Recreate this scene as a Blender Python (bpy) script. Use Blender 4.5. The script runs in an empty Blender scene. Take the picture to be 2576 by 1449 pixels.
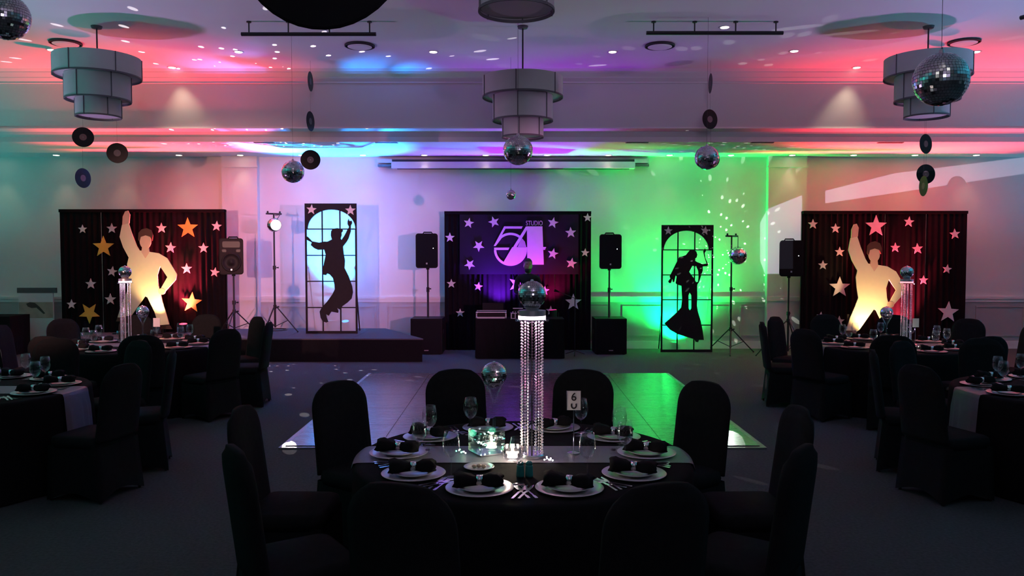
import bpy, bmesh, math, random
from mathutils import Vector, Matrix
R = math.radians
random.seed(7)
S = bpy.context.scene
COL = S.collection

# ------------------------------------------------------------------ camera
HC, FPX = 1.84, 2000.0
TH = math.atan(84.5 / FPX)
cam = bpy.data.cameras.new('camera'); cam.sensor_width = 36.0; cam.lens = 36.0 * FPX / 2576.0
cam.clip_start = 0.05; cam.clip_end = 200
camo = bpy.data.objects.new('camera', cam); COL.objects.link(camo)
camo.location = (0, 0, HC); camo.rotation_euler = (R(90) - TH, 0, 0)
S.camera = camo
S.view_settings.view_transform = 'Standard'; S.view_settings.look = 'None'
S.view_settings.gamma = 1.0; S.view_settings.use_curve_mapping = False
S.view_settings.exposure = 0.0

# ------------------------------------------------------------------ world (closed room: only a trace)
W = bpy.data.worlds.new('world'); S.world = W; W.use_nodes = True
W.node_tree.nodes['Background'].inputs[0].default_value = (0.03, 0.035, 0.05, 1)
W.node_tree.nodes['Background'].inputs[1].default_value = 0.3

# ------------------------------------------------------------------ room-wide lamps
def spot(name, loc, target, col, power, size=60, blend=0.6, rad=0.05, nodes=None):
    l = bpy.data.lights.new(name, 'SPOT'); l.energy = power; l.color = col
    l.spot_size = R(size); l.spot_blend = blend; l.shadow_soft_size = rad
    o = bpy.data.objects.new(name, l); COL.objects.link(o); o.location = loc
    d = Vector(target) - Vector(loc)
    o.rotation_euler = d.to_track_quat('-Z', 'Y').to_euler()
    return o
def point(name, loc, col, power, rad=0.03):
    l = bpy.data.lights.new(name, 'POINT'); l.energy = power; l.color = col; l.shadow_soft_size = rad
    o = bpy.data.objects.new(name, l); COL.objects.link(o); o.location = loc
    return o
# two pink stage washes standing in the room, one on each side of the camera
spot('wash_lamp', (-5.4, 2.0, 2.3), (-4.4, 15.4, 1.75), (1.0, 0.42, 0.38), 2500, 26, 0.75, 0.06)
spot('wash_lamp', (5.1, 2.0, 2.3), (-3.0, 15.4, 1.5), (1.0, 0.30, 0.60), 3200, 22, 0.75, 0.06)
# LED uplights standing along the side walls, out of the frame
for (x, y, c, p) in ((-9.6, 7.0, (0.03, 0.75, 0.62), 800), (9.6, 7.0, (0.03, 0.55, 0.85), 850),
                     (-8.6, 1.5, (0.10, 0.60, 0.75), 300), (8.8, 1.5, (0.10, 0.55, 0.80), 300),
                     (-11.5, 12.4, (0.05, 0.75, 0.70), 380), (11.5, 12.4, (0.10, 0.45, 0.85), 420)):
    spot('uplight_lamp', (x, y, 0.4), (x * 0.93, y + 0.4, 4.78), c, p, 120, 0.9, 0.08)
# soft violet fill lamp added out of view behind the camera to brighten the ceiling
spot('ceiling_fill_lamp', (0.5, -3.0, 3.2), (0.4, 2.0, 5.6), (0.60, 0.48, 0.74), 900, 84, 0.9, 0.8)
# two violet uplights added out of view beside the dance floor to brighten the ceiling
for (x, y, tx) in ((-8.0, 10.2, -2.6), (8.2, 10.2, 3.0)):
    spot('uplight_lamp', (x, y, 0.4), (tx, 9.2, 4.78), (0.72, 0.32, 0.84), 520, 74, 0.9, 0.15)
# dim unseen ceiling lamps added around the camera for glints on glass and mirror
for (x, y) in ((-4.5, 3.5), (-1.5, 3.5), (1.8, 3.0), (4.6, 3.5), (-3.0, 0.0), (0.4, -0.5), (3.2, 0.0), (-4.5, -3.5), (0.0, -4.0), (4.5, -3.5), (-1.6, 7.4), (2.0, 7.4)):
    point('glint_lamp', (x, y, 4.70), (1.0, 0.93, 0.88), 1.6, 0.06)

# patterned lamps: a dotted one standing in for mirror-ball reflections, a window-shaped projector beam
def light_graph(l):
    l.use_nodes = True; nt = l.node_tree
    em = nt.nodes.get('Emission') or nt.nodes.new('ShaderNodeEmission')
    tc = nt.nodes.new('ShaderNodeTexCoord')
    def m(op, a, b=None, c=None):
        n = nt.nodes.new('ShaderNodeMath'); n.operation = op
        for i, q in enumerate((a, b, c)):
            if q is None: continue
            if hasattr(q, 'default_value'): nt.links.new(q, n.inputs[i])
            else: n.inputs[i].default_value = q
        return n.outputs[0]
    return nt, em, tc.outputs['Normal'], m
def dotted_lamp(name, loc, col, power, density, size, front=False):
    o = point(name, loc, col, power, 0.0)
    nt, em, nrm, m = light_graph(o.data)
    v = nt.nodes.new('ShaderNodeTexVoronoi'); v.inputs['Scale'].default_value = density; v.inputs['Randomness'].default_value = 0.75
    nt.links.new(nrm, v.inputs['Vector'])
    sp = nt.nodes.new('ShaderNodeSeparateXYZ'); nt.links.new(nrm, sp.inputs[0])
    k = m('LESS_THAN', v.outputs['Distance'], size)
    if front: k = m('MULTIPLY', k, m('GREATER_THAN', m('MULTIPLY', sp.outputs[1], -1.0), 0.1))
    nt.links.new(k, em.inputs['Strength'])
    return o
def shaped_lamp(name, loc, target, col, power, size, polys, wally):
    """a projector whose beam is cut by convex polygons given as wall points (x, z) at y = wally"""
    o = spot(name, loc, target, col, power, size, 0.05, 0.0)
    q = o.rotation_euler.to_matrix(); qi = q.inverted()
    nt, em, nrm, m = light_graph(o.data)
    sep = nt.nodes.new('ShaderNodeSeparateXYZ'); nt.links.new(nrm, sep.inputs[0])
    u = m('DIVIDE', sep.outputs[0], sep.outputs[2]); v = m('DIVIDE', sep.outputs[1], sep.outputs[2])
    total = None
    for poly in polys:
        pts = []
        for (x, z) in poly:
            d = qi @ (Vector((x, wally, z)) - Vector(loc)); pts.append((d.x / d.z, d.y / d.z))
        ar = sum(pts[i][0]*pts[(i+1) % len(pts)][1] - pts[(i+1) % len(pts)][0]*pts[i][1] for i in range(len(pts)))
        sg = 1 if ar > 0 else -1; mask = None
        for i in range(len(pts)):
            (x0, y0), (x1, y1) = pts[i], pts[(i+1) % len(pts)]
            L_ = math.hypot(x1-x0, y1-y0); A_, B_ = -(y1-y0)/L_*sg, (x1-x0)/L_*sg; C_ = -(A_*x0 + B_*y0)
            e = m('ADD', m('ADD', m('MULTIPLY', u, A_), m('MULTIPLY', v, B_)), C_)
            n = nt.nodes.new('ShaderNodeMapRange'); n.interpolation_type = 'SMOOTHSTEP'; n.inputs['From Min'].default_value = -0.0006; n.inputs['From Max'].default_value = 0.0006
            nt.links.new(e, n.inputs['Value'])
            mask = n.outputs['Result'] if mask is None else m('MULTIPLY', mask, n.outputs['Result'])
        total = mask if total is None else m('MAXIMUM', total, mask)
    nt.links.new(total, em.inputs['Strength'])
    return o

# ------------------------------------------------------------------ pixel helpers (2576 x 1449 frame)
CT, ST = math.cos(TH), math.sin(TH)
def PX(px, py, Y):
    v = 724.5 - py; u = px - 1288.0
    t = Y / (FPX * CT + v * ST)
    return (u * t, HC + (-FPX * ST + v * CT) * t)
def XX(px, Y, py=640): return PX(px, py, Y)[0]
def ZZ(py, Y): return PX(1288, py, Y)[1]
def GG(px, py, z):
    v = 724.5 - py; u = px - 1288.0
    zc = -FPX * ST + v * CT
    t = (z - HC) / zc
    return (u * t, (FPX * CT + v * ST) * t)

# ------------------------------------------------------------------ materials
MATS = {}
def M(name, col, rough=0.6, metal=0.0, nscale=12.0, namt=0.12, bump=0.0, bscale=60.0, spec=0.5, emit=None, estr=0.0, sheen=0.0, coat=0.0):
    if name in MATS: return MATS[name]
    m = bpy.data.materials.new(name); m.use_nodes = True
    nt = m.node_tree; b = nt.nodes['Principled BSDF']
    tc = nt.nodes.new('ShaderNodeTexCoord')
    n = nt.nodes.new('ShaderNodeTexNoise'); n.inputs['Scale'].default_value = nscale; n.inputs['Detail'].default_value = 4
    nt.links.new(tc.outputs['Object'], n.inputs['Vector'])
    r = nt.nodes.new('ShaderNodeMapRange'); r.inputs['To Min'].default_value = 1 - namt; r.inputs['To Max'].default_value = 1 + namt
    nt.links.new(n.outputs['Fac'], r.inputs['Value'])
    mx = nt.nodes.new('ShaderNodeVectorMath'); mx.operation = 'SCALE'
    mx.inputs[0].default_value = col[:3]; nt.links.new(r.outputs['Result'], mx.inputs['Scale'])
    nt.links.new(mx.outputs['Vector'], b.inputs['Base Color'])
    b.inputs['Roughness'].default_value = rough; b.inputs['Metallic'].default_value = metal
    b.inputs['Specular IOR Level'].default_value = spec
    if sheen: b.inputs['Sheen Weight'].default_value = sheen
    if coat: b.inputs['Coat Weight'].default_value = coat
    if bump:
        n2 = nt.nodes.new('ShaderNodeTexNoise'); n2.inputs['Scale'].default_value = bscale; n2.inputs['Detail'].default_value = 3
        nt.links.new(tc.outputs['Object'], n2.inputs['Vector'])
        bp = nt.nodes.new('ShaderNodeBump'); bp.inputs['Strength'].default_value = bump; bp.inputs['Distance'].default_value = 0.01
        nt.links.new(n2.outputs['Fac'], bp.inputs['Height']); nt.links.new(bp.outputs['Normal'], b.inputs['Normal'])
    if emit:
        b.inputs['Emission Color'].default_value = (*emit, 1); b.inputs['Emission Strength'].default_value = estr
    MATS[name] = m; return m
def glass(name, tint=(0.95, 0.97, 1.0), refl=1.0, base=0.04):
    if name in MATS: return MATS[name]
    m = bpy.data.materials.new(name); m.use_nodes = True; nt = m.node_tree
    nt.nodes.remove(nt.nodes['Principled BSDF']); out = nt.nodes['Material Output']
    t = nt.nodes.new('ShaderNodeBsdfTransparent'); t.inputs[0].default_value = (*tint, 1)
    g = nt.nodes.new('ShaderNodeBsdfGlossy'); g.inputs['Roughness'].default_value = 0.03
    lw = nt.nodes.new('ShaderNodeLayerWeight'); lw.inputs['Blend'].default_value = 0.25
    mp = nt.nodes.new('ShaderNodeMapRange'); mp.inputs['To Min'].default_value = base; mp.inputs['To Max'].default_value = 0.75 * refl
    nt.links.new(lw.outputs['Facing'], mp.inputs['Value'])
    mx = nt.nodes.new('ShaderNodeMixShader'); nt.links.new(mp.outputs['Result'], mx.inputs[0])
    nt.links.new(t.outputs[0], mx.inputs[1]); nt.links.new(g.outputs[0], mx.inputs[2]); nt.links.new(mx.outputs[0], out.inputs['Surface'])
    MATS[name] = m; return m
def translucent(name, col, tr=0.35):
    m = bpy.data.materials.new(name); m.use_nodes = True; nt = m.node_tree
    nt.nodes.remove(nt.nodes['Principled BSDF']); out = nt.nodes['Material Output']
    d = nt.nodes.new('ShaderNodeBsdfDiffuse'); d.inputs[0].default_value = (*col, 1)
    t = nt.nodes.new('ShaderNodeBsdfTranslucent'); t.inputs[0].default_value = (*col, 1)
    a = nt.nodes.new('ShaderNodeBsdfTransparent')
    n = nt.nodes.new('ShaderNodeTexNoise'); n.inputs['Scale'].default_value = 40
    mr = nt.nodes.new('ShaderNodeMapRange'); mr.inputs['To Min'].default_value = 0.4; mr.inputs['To Max'].default_value = 0.55
    nt.links.new(n.outputs['Fac'], mr.inputs['Value'])
    m1 = nt.nodes.new('ShaderNodeMixShader'); nt.links.new(mr.outputs['Result'], m1.inputs[0])
    nt.links.new(d.outputs[0], m1.inputs[1]); nt.links.new(t.outputs[0], m1.inputs[2])
    m2 = nt.nodes.new('ShaderNodeMixShader'); m2.inputs[0].default_value = tr
    nt.links.new(m1.outputs[0], m2.inputs[1]); nt.links.new(a.outputs[0], m2.inputs[2]); nt.links.new(m2.outputs[0], out.inputs['Surface'])
    MATS[name] = m; return m

PAINT = M('wall_paint', (0.72, 0.70, 0.67), 0.75, namt=0.03, nscale=3)
DADO = M('dado_paint', (0.40, 0.38, 0.37), 0.7, namt=0.05, nscale=3)
CEIL = M('ceiling_paint', (0.70, 0.69, 0.70), 0.85, namt=0.03, nscale=2)
CARPET = M('carpet', (0.085, 0.085, 0.088), 0.95, namt=0.45, nscale=45, bump=0.6, bscale=220, spec=0.1)
BLACKCLOTH = M('black_cloth', (0.011, 0.011, 0.012), 0.9, namt=0.25, nscale=30, spec=0.05)
COVER = M('chair_cover_fabric', (0.017, 0.017, 0.018), 0.9, namt=0.25, nscale=30, spec=0.05)
CURTAIN = M('backdrop_curtain', (0.009, 0.007, 0.009), 0.85, namt=0.25, nscale=15, spec=0.05)
BANNER = M('banner_vinyl', (0.020, 0.016, 0.024), 0.7, namt=0.08, nscale=10, spec=0.08)
FRAMEBLK = M('black_board', (0.018, 0.016, 0.018), 0.7, namt=0.15, spec=0.15)
PLASTIC = M('black_plastic', (0.009, 0.009, 0.010), 0.5, namt=0.15, spec=0.15)
GRILLE = M('speaker_grille', (0.007, 0.007, 0.008), 0.7, namt=0.3, nscale=300, spec=0.15)
METALBLK = M('black_metal', (0.02, 0.02, 0.022), 0.4, metal=0.3, namt=0.15)
CHROME = M('chrome', (0.78, 0.78, 0.80), 0.12, metal=1.0, namt=0.05)
ALU = M('aluminium_trim', (0.62, 0.60, 0.64), 0.35, metal=0.8, namt=0.1)
STAR_W = M('white_star_card', (0.74, 0.72, 0.72), 0.6, namt=0.06)
STAR_Y = M('gold_star_card', (0.86, 0.52, 0.07), 0.5, namt=0.06)
SUIT = M('cutout_cream_paint', (0.90, 0.84, 0.62), 0.65, namt=0.04)
SKIN = M('cutout_skin_paint', (0.78, 0.55, 0.42), 0.65, namt=0.04)
HAIR = M('cutout_brown_paint', (0.09, 0.04, 0.03), 0.7, namt=0.1)
LOGO = M('logo_pale_print', (0.78, 0.70, 0.80), 0.5, namt=0.04)
LOGO2 = M('logo_grey_print', (0.52, 0.42, 0.52), 0.5, namt=0.04)
SHADE = M('lamp_shade_fabric', (0.46, 0.47, 0.47), 0.8, namt=0.06, nscale=8)
RIBS = M('lamp_shade_trim', (0.10, 0.10, 0.11), 0.6, namt=0.1)
MIRROR = M('mirror_tile', (0.84, 0.86, 0.88), 0.12, metal=1.0, namt=0.10, nscale=40)
CORE = M('ball_core', (0.04, 0.04, 0.05), 0.6)
VINYL = M('record_vinyl', (0.006, 0.006, 0.007), 0.3, namt=0.2, spec=0.2)
RLABEL = M('record_label', (0.16, 0.12, 0.12), 0.6, namt=0.2)
SILVER = M('silver_charger', (0.52, 0.50, 0.52), 0.32, metal=0.6, namt=0.06)
CHINA = M('white_china', (0.50, 0.49, 0.48), 0.2, namt=0.03, spec=0.5)
NAPKIN = M('black_napkin', (0.012, 0.011, 0.012), 0.9, namt=0.3, nscale=40, spec=0.1)
STEEL = M('cutlery_steel', (0.72, 0.72, 0.74), 0.16, metal=1.0, namt=0.05)
SEQUIN = M('silver_sequin_cloth', (0.22, 0.21, 0.25), 0.32, metal=0.45, namt=0.35, nscale=260, bump=0.8, bscale=320)
GLASS = glass('clear_glass', (0.98, 0.985, 0.99), 0.55, 0.02)
TEAL = M('teal_glass', (0.03, 0.26, 0.24), 0.2, namt=0.1, spec=0.5)
CRYSTAL = M('crystal_bead', (0.70, 0.64, 0.70), 0.18, metal=0.5, namt=0.1)
CARD = M('white_card', (0.72, 0.72, 0.72), 0.6, namt=0.03)
INK = M('black_ink', (0.015, 0.015, 0.018), 0.6)
LAMPON = M('lamp_lit', (0.9, 0.85, 0.75), 0.5, emit=(1.0, 0.90, 0.75), estr=8)
WHITEPL = M('white_plastic', (0.72, 0.71, 0.70), 0.45, namt=0.04)
SCREENCASE = M('screen_case', (0.62, 0.60, 0.60), 0.4, namt=0.04)
SLOT = M('vent_slot', (0.03, 0.03, 0.035), 0.7)

# dance floor laminate
def wood_mat():
    m = M('dance_floor_laminate', (0.085, 0.062, 0.068), 0.22, namt=0.2, nscale=3, spec=0.9)
    nt = m.node_tree
    w = nt.nodes.new('ShaderNodeTexWave'); w.bands_direction = 'Y'; w.inputs['Scale'].default_value = 6; w.inputs['Distortion'].default_value = 5; w.inputs['Detail'].default_value = 3
    b = nt.nodes['Principled BSDF']
    mr = nt.nodes.new('ShaderNodeMapRange'); mr.inputs['To Min'].default_value = 0.16; mr.inputs['To Max'].default_value = 0.30
    nt.links.new(w.outputs['Fac'], mr.inputs['Value']); nt.links.new(mr.outputs['Result'], b.inputs['Roughness'])
    return m
WOOD = wood_mat()

# ------------------------------------------------------------------ mesh helpers
class MB:
    def __init__(s): s.v = []; s.f = []
    def add(s, vs, fs):
        o = len(s.v); s.v += [tuple(p) for p in vs]; s.f += [tuple(i + o for i in f) for f in fs]; return s
    def box(s, x0, y0, z0, x1, y1, z1):
        return s.add([(x0,y0,z0),(x1,y0,z0),(x1,y1,z0),(x0,y1,z0),(x0,y0,z1),(x1,y0,z1),(x1,y1,z1),(x0,y1,z1)],
                     [(0,3,2,1),(4,5,6,7),(0,1,5,4),(1,2,6,5),(2,3,7,6),(3,0,4,7)])
    def cyl(s, p0, p1, r0, r1=None, n=12, caps=True):
        r1 = r0 if r1 is None else r1
        p0 = Vector(p0); p1 = Vector(p1); d = (p1 - p0).normalized()
        a = d.orthogonal().normalized(); b = d.cross(a)
        vs = []
        for p, r in ((p0, r0), (p1, r1)):
            for i in range(n):
                t = 2 * math.pi * i / n; vs.append(p + (a * math.cos(t) + b * math.sin(t)) * r)
        fs = [(i, (i+1) % n, n + (i+1) % n, n + i) for i in range(n)]
        if caps: fs += [tuple(range(n))[::-1], tuple(range(n, 2*n))]
        return s.add(vs, fs)
    def tube(s, pts, r, n=8):
        pts = [Vector(p) for p in pts]; vs = []; fs = []
        for k, p in enumerate(pts):
            d = (pts[min(k+1, len(pts)-1)] - pts[max(k-1, 0)]).normalized()
            up = Vector((0,0,1)) if abs(d.z) < 0.95 else Vector((1,0,0))
            a = d.cross(up).normalized(); b = d.cross(a)
            rr = r[k] if isinstance(r, (list, tuple)) else r
            for i in range(n):
                t = 2*math.pi*i/n; vs.append(p + (a*math.cos(t) + b*math.sin(t))*rr)
        for k in range(len(pts)-1):
            for i in range(n): fs.append((k*n+i, k*n+(i+1)%n, (k+1)*n+(i+1)%n, (k+1)*n+i))
        fs += [tuple(range(n))[::-1], tuple(range((len(pts)-1)*n, len(pts)*n))]
        return s.add(vs, fs)
    def lathe(s, prof, n=24, c=(0,0,0), closed=False):
        vs = []; fs = []
        for r, z in prof:
            for i in range(n):
                t = 2*math.pi*i/n; vs.append((c[0]+r*math.cos(t), c[1]+r*math.sin(t), c[2]+z))
        m = len(prof)
        for k in range(m if closed else m-1):
            k2 = (k+1) % m
            for i in range(n): fs.append((k*n+i, k*n+(i+1)%n, k2*n+(i+1)%n, k2*n+i))
        if not closed:
            if prof[0][0] > 1e-5: fs.append(tuple(range(n))[::-1])
            if prof[-1][0] > 1e-5: fs.append(tuple(range((m-1)*n, m*n)))
        return s.add(vs, fs)
    def sphere(s, c, r, n=12, m=8, sc=(1,1,1)):
        pr = [(max(1e-6, math.sin(math.pi*k/m)), -math.cos(math.pi*k/m)) for k in range(m+1)]
        t = MB().lathe(pr, n)
        return s.add([(c[0]+p[0]*r*sc[0], c[1]+p[1]*r*sc[1], c[2]+p[2]*r*sc[2]) for p in t.v], t.f)
    def prism(s, poly, y0, y1):          # polygon in x,z extruded along y
        n = len(poly); vs = [(x, y0, z) for x, z in poly] + [(x, y1, z) for x, z in poly]
        fs = [tuple(range(n)), tuple(range(n, 2*n))[::-1]] + [(i, n+i, n+(i+1)%n, (i+1)%n) for i in range(n)]
        return s.add(vs, fs)
    def mesh(s, name, mat, smooth=False):
        me = bpy.data.meshes.new(name); me.from_pydata(s.v, [], s.f)
        bm = bmesh.new(); bm.from_mesh(me)
        bmesh.ops.remove_doubles(bm, verts=bm.verts, dist=1e-6)
        bmesh.ops.recalc_face_normals(bm, faces=bm.faces); bm.to_mesh(me); bm.free()
        me.materials.append(mat)
        if smooth:
            for p in me.polygons: p.use_smooth = True
        return me
    def build(s, name, mat, parent=None, smooth=False, **kw):
        return obj(name, s.mesh(name, mat, smooth), parent, **kw)
def obj(name, me, parent=None, loc=None, rz=None, label=None):
    o = bpy.data.objects.new(name, me); COL.objects.link(o)
    if parent: o.parent = parent
    if loc: o.location = loc
    if rz is not None: o.rotation_euler = (0, 0, rz)
    if label: o['label'] = label
    return o
def tag(o, label, cat, group=None):
    o['label'] = label; o['category'] = cat
    if group: o['group'] = group
    return o
def thing(name, label, cat, loc=(0,0,0), rz=0, group=None):
    o = bpy.data.objects.new(name, None); COL.objects.link(o); o.empty_display_size = 0.1
    o.location = loc; o.rotation_euler = (0, 0, rz)
    return tag(o, label, cat, group)
def struct(o): o['kind'] = 'structure'; return o
def dup(root, loc, rz=0.0, label=None, group=None, scale=None):
    def cp(o, par):
        c = o.copy(); COL.objects.link(c); c.parent = par
        for ch in KIDS.get(o, ()): cp(ch, c)
        return c
    KIDS = {}
    def walk(o):
        KIDS[o] = [x for x in o.children]
        for x in KIDS[o]: walk(x)
    walk(root)
    r = cp(root, None); r.location = loc; r.rotation_euler = (0, 0, rz)
    if scale: r.scale = (scale,)*3
    if label: r['label'] = label
    if group: r['group'] = group
    return r
def poly_mesh(name, loops, thick, mat):
    """flat shape with holes in x,z, thickness along y (0 .. thick towards -y)"""
    cu = bpy.data.curves.new(name, 'CURVE'); cu.dimensions = '2D'; cu.fill_mode = 'BOTH'; cu.extrude = thick / 2
    for lp in loops:
        sp = cu.splines.new('POLY'); sp.points.add(len(lp) - 1); sp.use_cyclic_u = True
        for p, (x, z) in zip(sp.points, lp): p.co = (x, z, 0, 1)
    return _curve_to_mesh(name, cu, thick, mat)
def text_mesh(name, body, size, thick, mat, align='CENTER', offset=0.0):
    cu = bpy.data.curves.new(name, 'FONT'); cu.body = body; cu.size = size; cu.extrude = thick / 2; cu.align_x = align; cu.offset = offset
    return _curve_to_mesh(name, cu, thick, mat)
def _curve_to_mesh(name, cu, thick, mat):
    o = bpy.data.objects.new(name, cu); COL.objects.link(o)
    dg = bpy.context.evaluated_depsgraph_get(); dg.update()
    me = bpy.data.meshes.new_from_object(o.evaluated_get(dg)); me.name = name
    bpy.data.objects.remove(o)
    me.transform(Matrix.Rotation(R(90), 4, 'X')); me.transform(Matrix.Translation((0, -thick/2, 0)))
    me.materials.clear(); me.materials.append(mat)
    return me
def star_poly(r, rot=0.0, n=5, inner=0.42):
    return [(( r if k % 2 == 0 else r*inner) * math.sin(R(rot) + math.pi*k/n), (r if k % 2 == 0 else r*inner) * math.cos(R(rot) + math.pi*k/n)) for k in range(2*n)]

# ================================================================== SETTING
WY = 15.5
ZC = 4.78
XL, XR, YB = -13.0, 13.0, -6.0
Z_SOF = ZZ(395, WY)
Y_SOF = GG(1288, 357, Z_SOF)[1]
Z_BAND = ZZ(320, Y_SOF - 0.2)
struct(MB().box(XL, YB, -0.1, XR, WY + 0.3, 0).build('floor', CARPET))
wb = struct(MB().box(XL, WY, 0, XR, WY + 0.2, Z_SOF + 0.2).build('wall_back', PAINT))
DZ = ZZ(752, WY)
MB().box(XL, WY - 0.012, 0.14, XR, WY, DZ).build('wainscot', DADO, wb)
rail = MB()
for (z0, z1, d) in ((DZ, DZ + 0.05, 0.04), (DZ - 0.06, DZ, 0.025)): rail.box(XL, WY - d, z0, XR, WY, z1)
struct(rail.build('trim_1', PAINT))
struct(MB().box(XL, WY - 0.03, 0, XR, WY, 0.15).build('baseboard_back', PAINT))
# raised wainscot mouldings, one frame per panel
pw = 1.15
mf = None
k = 0
x = XL + 0.2
while x + pw < XR:
    b = MB(); x1 = x + pw - 0.2
    for bx in ((x, 0.24, x1, 0.265), (x, DZ - 0.16, x1, DZ - 0.135), (x, 0.265, x + 0.025, DZ - 0.16), (x1 - 0.025, 0.265, x1, DZ - 0.16)):
        b.box(bx[0], WY - 0.026, bx[1], bx[2], WY - 0.012, bx[3])
    if -10.5 < x < 10.5: b.build('panel_moulding', DADO, wb)
    x += pw
for s, (a, c) in enumerate(((567, 655), (1925, 2020))):
    x0, x1 = XX(a, WY), XX(c, WY)
    p = MB().box(x0, WY - 0.14, 0, x1, WY, Z_SOF)
    o = struct(p.build('trim_%d' % (s + 2), PAINT))
    MB().box(x0 - 0.02, WY - 0.165, ZZ(423, WY), x1 + 0.02, WY - 0.14, ZZ(419, WY)).build('capital_line', PAINT, o)
    MB().box(x0 - 0.015, WY - 0.16, 0, x1 + 0.015, WY - 0.14, 0.15).build('plinth', PAINT, o)
    MB().box(x0 - 0.015, WY - 0.165, DZ - 0.03, x1 + 0.015, WY - 0.14, DZ + 0.05).build('dado_rail', PAINT, o)
struct(MB().box(XL - 0.2, YB, 0, XL, WY + 0.2, ZC + 0.1).build('wall_left', PAINT))
struct(MB().box(XR, YB, 0, XR + 0.2, WY + 0.2, ZC + 0.1).build('wall_right', PAINT))
struct(MB().box(XL, YB - 0.2, 0, XR, YB, ZC + 0.1).build('wall_front', PAINT))
# main ceiling, lowered soffit with a coved face, stepped cornice
struct(MB().box(XL, YB, ZC, XR, WY + 0.2, ZC + 0.1).build('ceiling', CEIL))
yo = Y_SOF - 0.20
Y_UP = yo - 0.29; Z_UP = ZZ(208, Y_UP)
sof = MB()
prof = [(WY + 0.1, Z_SOF), (Y_SOF, Z_SOF), (Y_SOF - 0.015, Z_SOF + 0.08), (Y_SOF - 0.07, Z_SOF + 0.16), (yo, Z_BAND - 0.02), (yo, Z_BAND),
        (yo + 0.012, Z_BAND + 0.004), (Y_UP, Z_UP), (Y_UP, ZC), (WY + 0.1, ZC)]
n = len(prof)
sof.add([(XL, y, z) for y, z in prof] + [(XR, y, z) for y, z in prof], [tuple(range(n)), tuple(range(n, 2*n))[::-1]] + [(i, (i+1) % n, n + (i+1) % n, n + i) for i in range(n)])
so = struct(sof.build('ceiling_soffit', CEIL))
cor = MB()
dyc, dzc = 0.24, ZC - Z_UP
prof = [(Y_UP + 0.05, Z_UP - 0.012), (Y_UP - 0.025, Z_UP - 0.012), (Y_UP - 0.03, Z_UP + 0.01), (Y_UP - 0.09, Z_UP + dzc*0.32), (Y_UP - 0.10, Z_UP + dzc*0.40), (Y_UP - 0.17, Z_UP + dzc*0.72), (Y_UP - 0.18, Z_UP + dzc*0.80), (Y_UP - dyc, ZC), (Y_UP + 0.05, ZC)]
n = len(prof)
cor.add([(XL, y, z) for y, z in prof] + [(XR, y, z) for y, z in prof], [tuple(range(n)), tuple(range(n, 2*n))[::-1]] + [(i, (i+1) % n, n + (i+1) % n, n + i) for i in range(n)])
struct(cor.build('trim_4', CEIL))
# slot air vents along the soffit edge
for i, (a, b) in enumerate(((640, 690), (945, 1000), (1575, 1630), (1890, 1945), (2208, 2270))):
    t = thing('slot_vent', 'thin dark slot air vent in the soffit edge, %s from the left' % ('first', 'second', 'third', 'fourth', 'fifth')[i], 'vent', (0,0,0), group='slot vents in the soffit')
    x0, x1 = XX(a, Y_SOF), XX(b, Y_SOF)
    MB().box(x0, Y_SOF + 0.02, Z_SOF - 0.008, x1, Y_SOF + 0.09, Z_SOF).build('slot', SLOT, t)
    MB().box(x0 - 0.01, Y_SOF + 0.09, Z_SOF - 0.012, x1 + 0.01, Y_SOF + 0.10, Z_SOF).build('flange', CEIL, t)

# ------------------------------------------------------------------ recessed downlights
def downlight(x, y, z, label, group, watt=0, target=None, size=60):
    t = thing('downlight', label, 'ceiling light', (x, y, z), group=group)
    MB().lathe([(0.055, -0.006), (0.075, -0.008), (0.078, 0.0)], 20).build('trim_ring', WHITEPL, t, True)
    MB().lathe([(0.0001, -0.010), (0.052, -0.010), (0.055, -0.004)], 20).build('lens', LAMPON, t)
    if watt:
        spot('downlight_lamp', (x, y, z - 0.03), target, (1.0, 0.80, 0.52), watt, size, 0.8, 0.04)
ords = ['first', 'second', 'third', 'fourth', 'fifth', 'sixth', 'seventh', 'eighth', 'ninth', 'tenth', 'eleventh', 'twelfth', 'thirteenth', 'fourteenth', 'fifteenth', 'sixteenth', 'seventeenth']
for i in range(17):
    px = -6 + 153.5 * i
    x, y = GG(px, 392, Z_SOF); y = WY - 0.32
    downlight(XX(px, y), y, Z_SOF, 'small lit downlight above the back wall, %s from the left' % ords[i], 'downlights along the back wall', 7, (XX(px, y), WY - 0.10, 0.6), 64)
for i, (px, py, w) in enumerate(((130,125,0),(445,176,0),(600,130,0),(812,68,0),(1090,130,0),(1541,130,0),(1823,68,0),(1998,128,0),(2143,176,0),(2455,130,0))):
    x, y = GG(px, py, ZC)
    y = min(y, Y_UP - 0.30)
    if px in (445, 2143): w = 60
    lab = 'lit round downlight in the high ceiling, %s' % ('beside the teal side of the left chandelier', 'right of the left chandelier', 'below the left black pipe', 'above the left black pipe', 'left of the middle chandelier', 'right of the middle chandelier', 'above the right black pipe', 'below the right black pipe', 'left of the right chandelier', 'beside the far side of the right chandelier')[i]
    downlight(x, y, ZC, lab, 'downlights in the high ceiling', 30 if w else 0, (x, Y_UP + 0.22, 3.6), 70)

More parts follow.
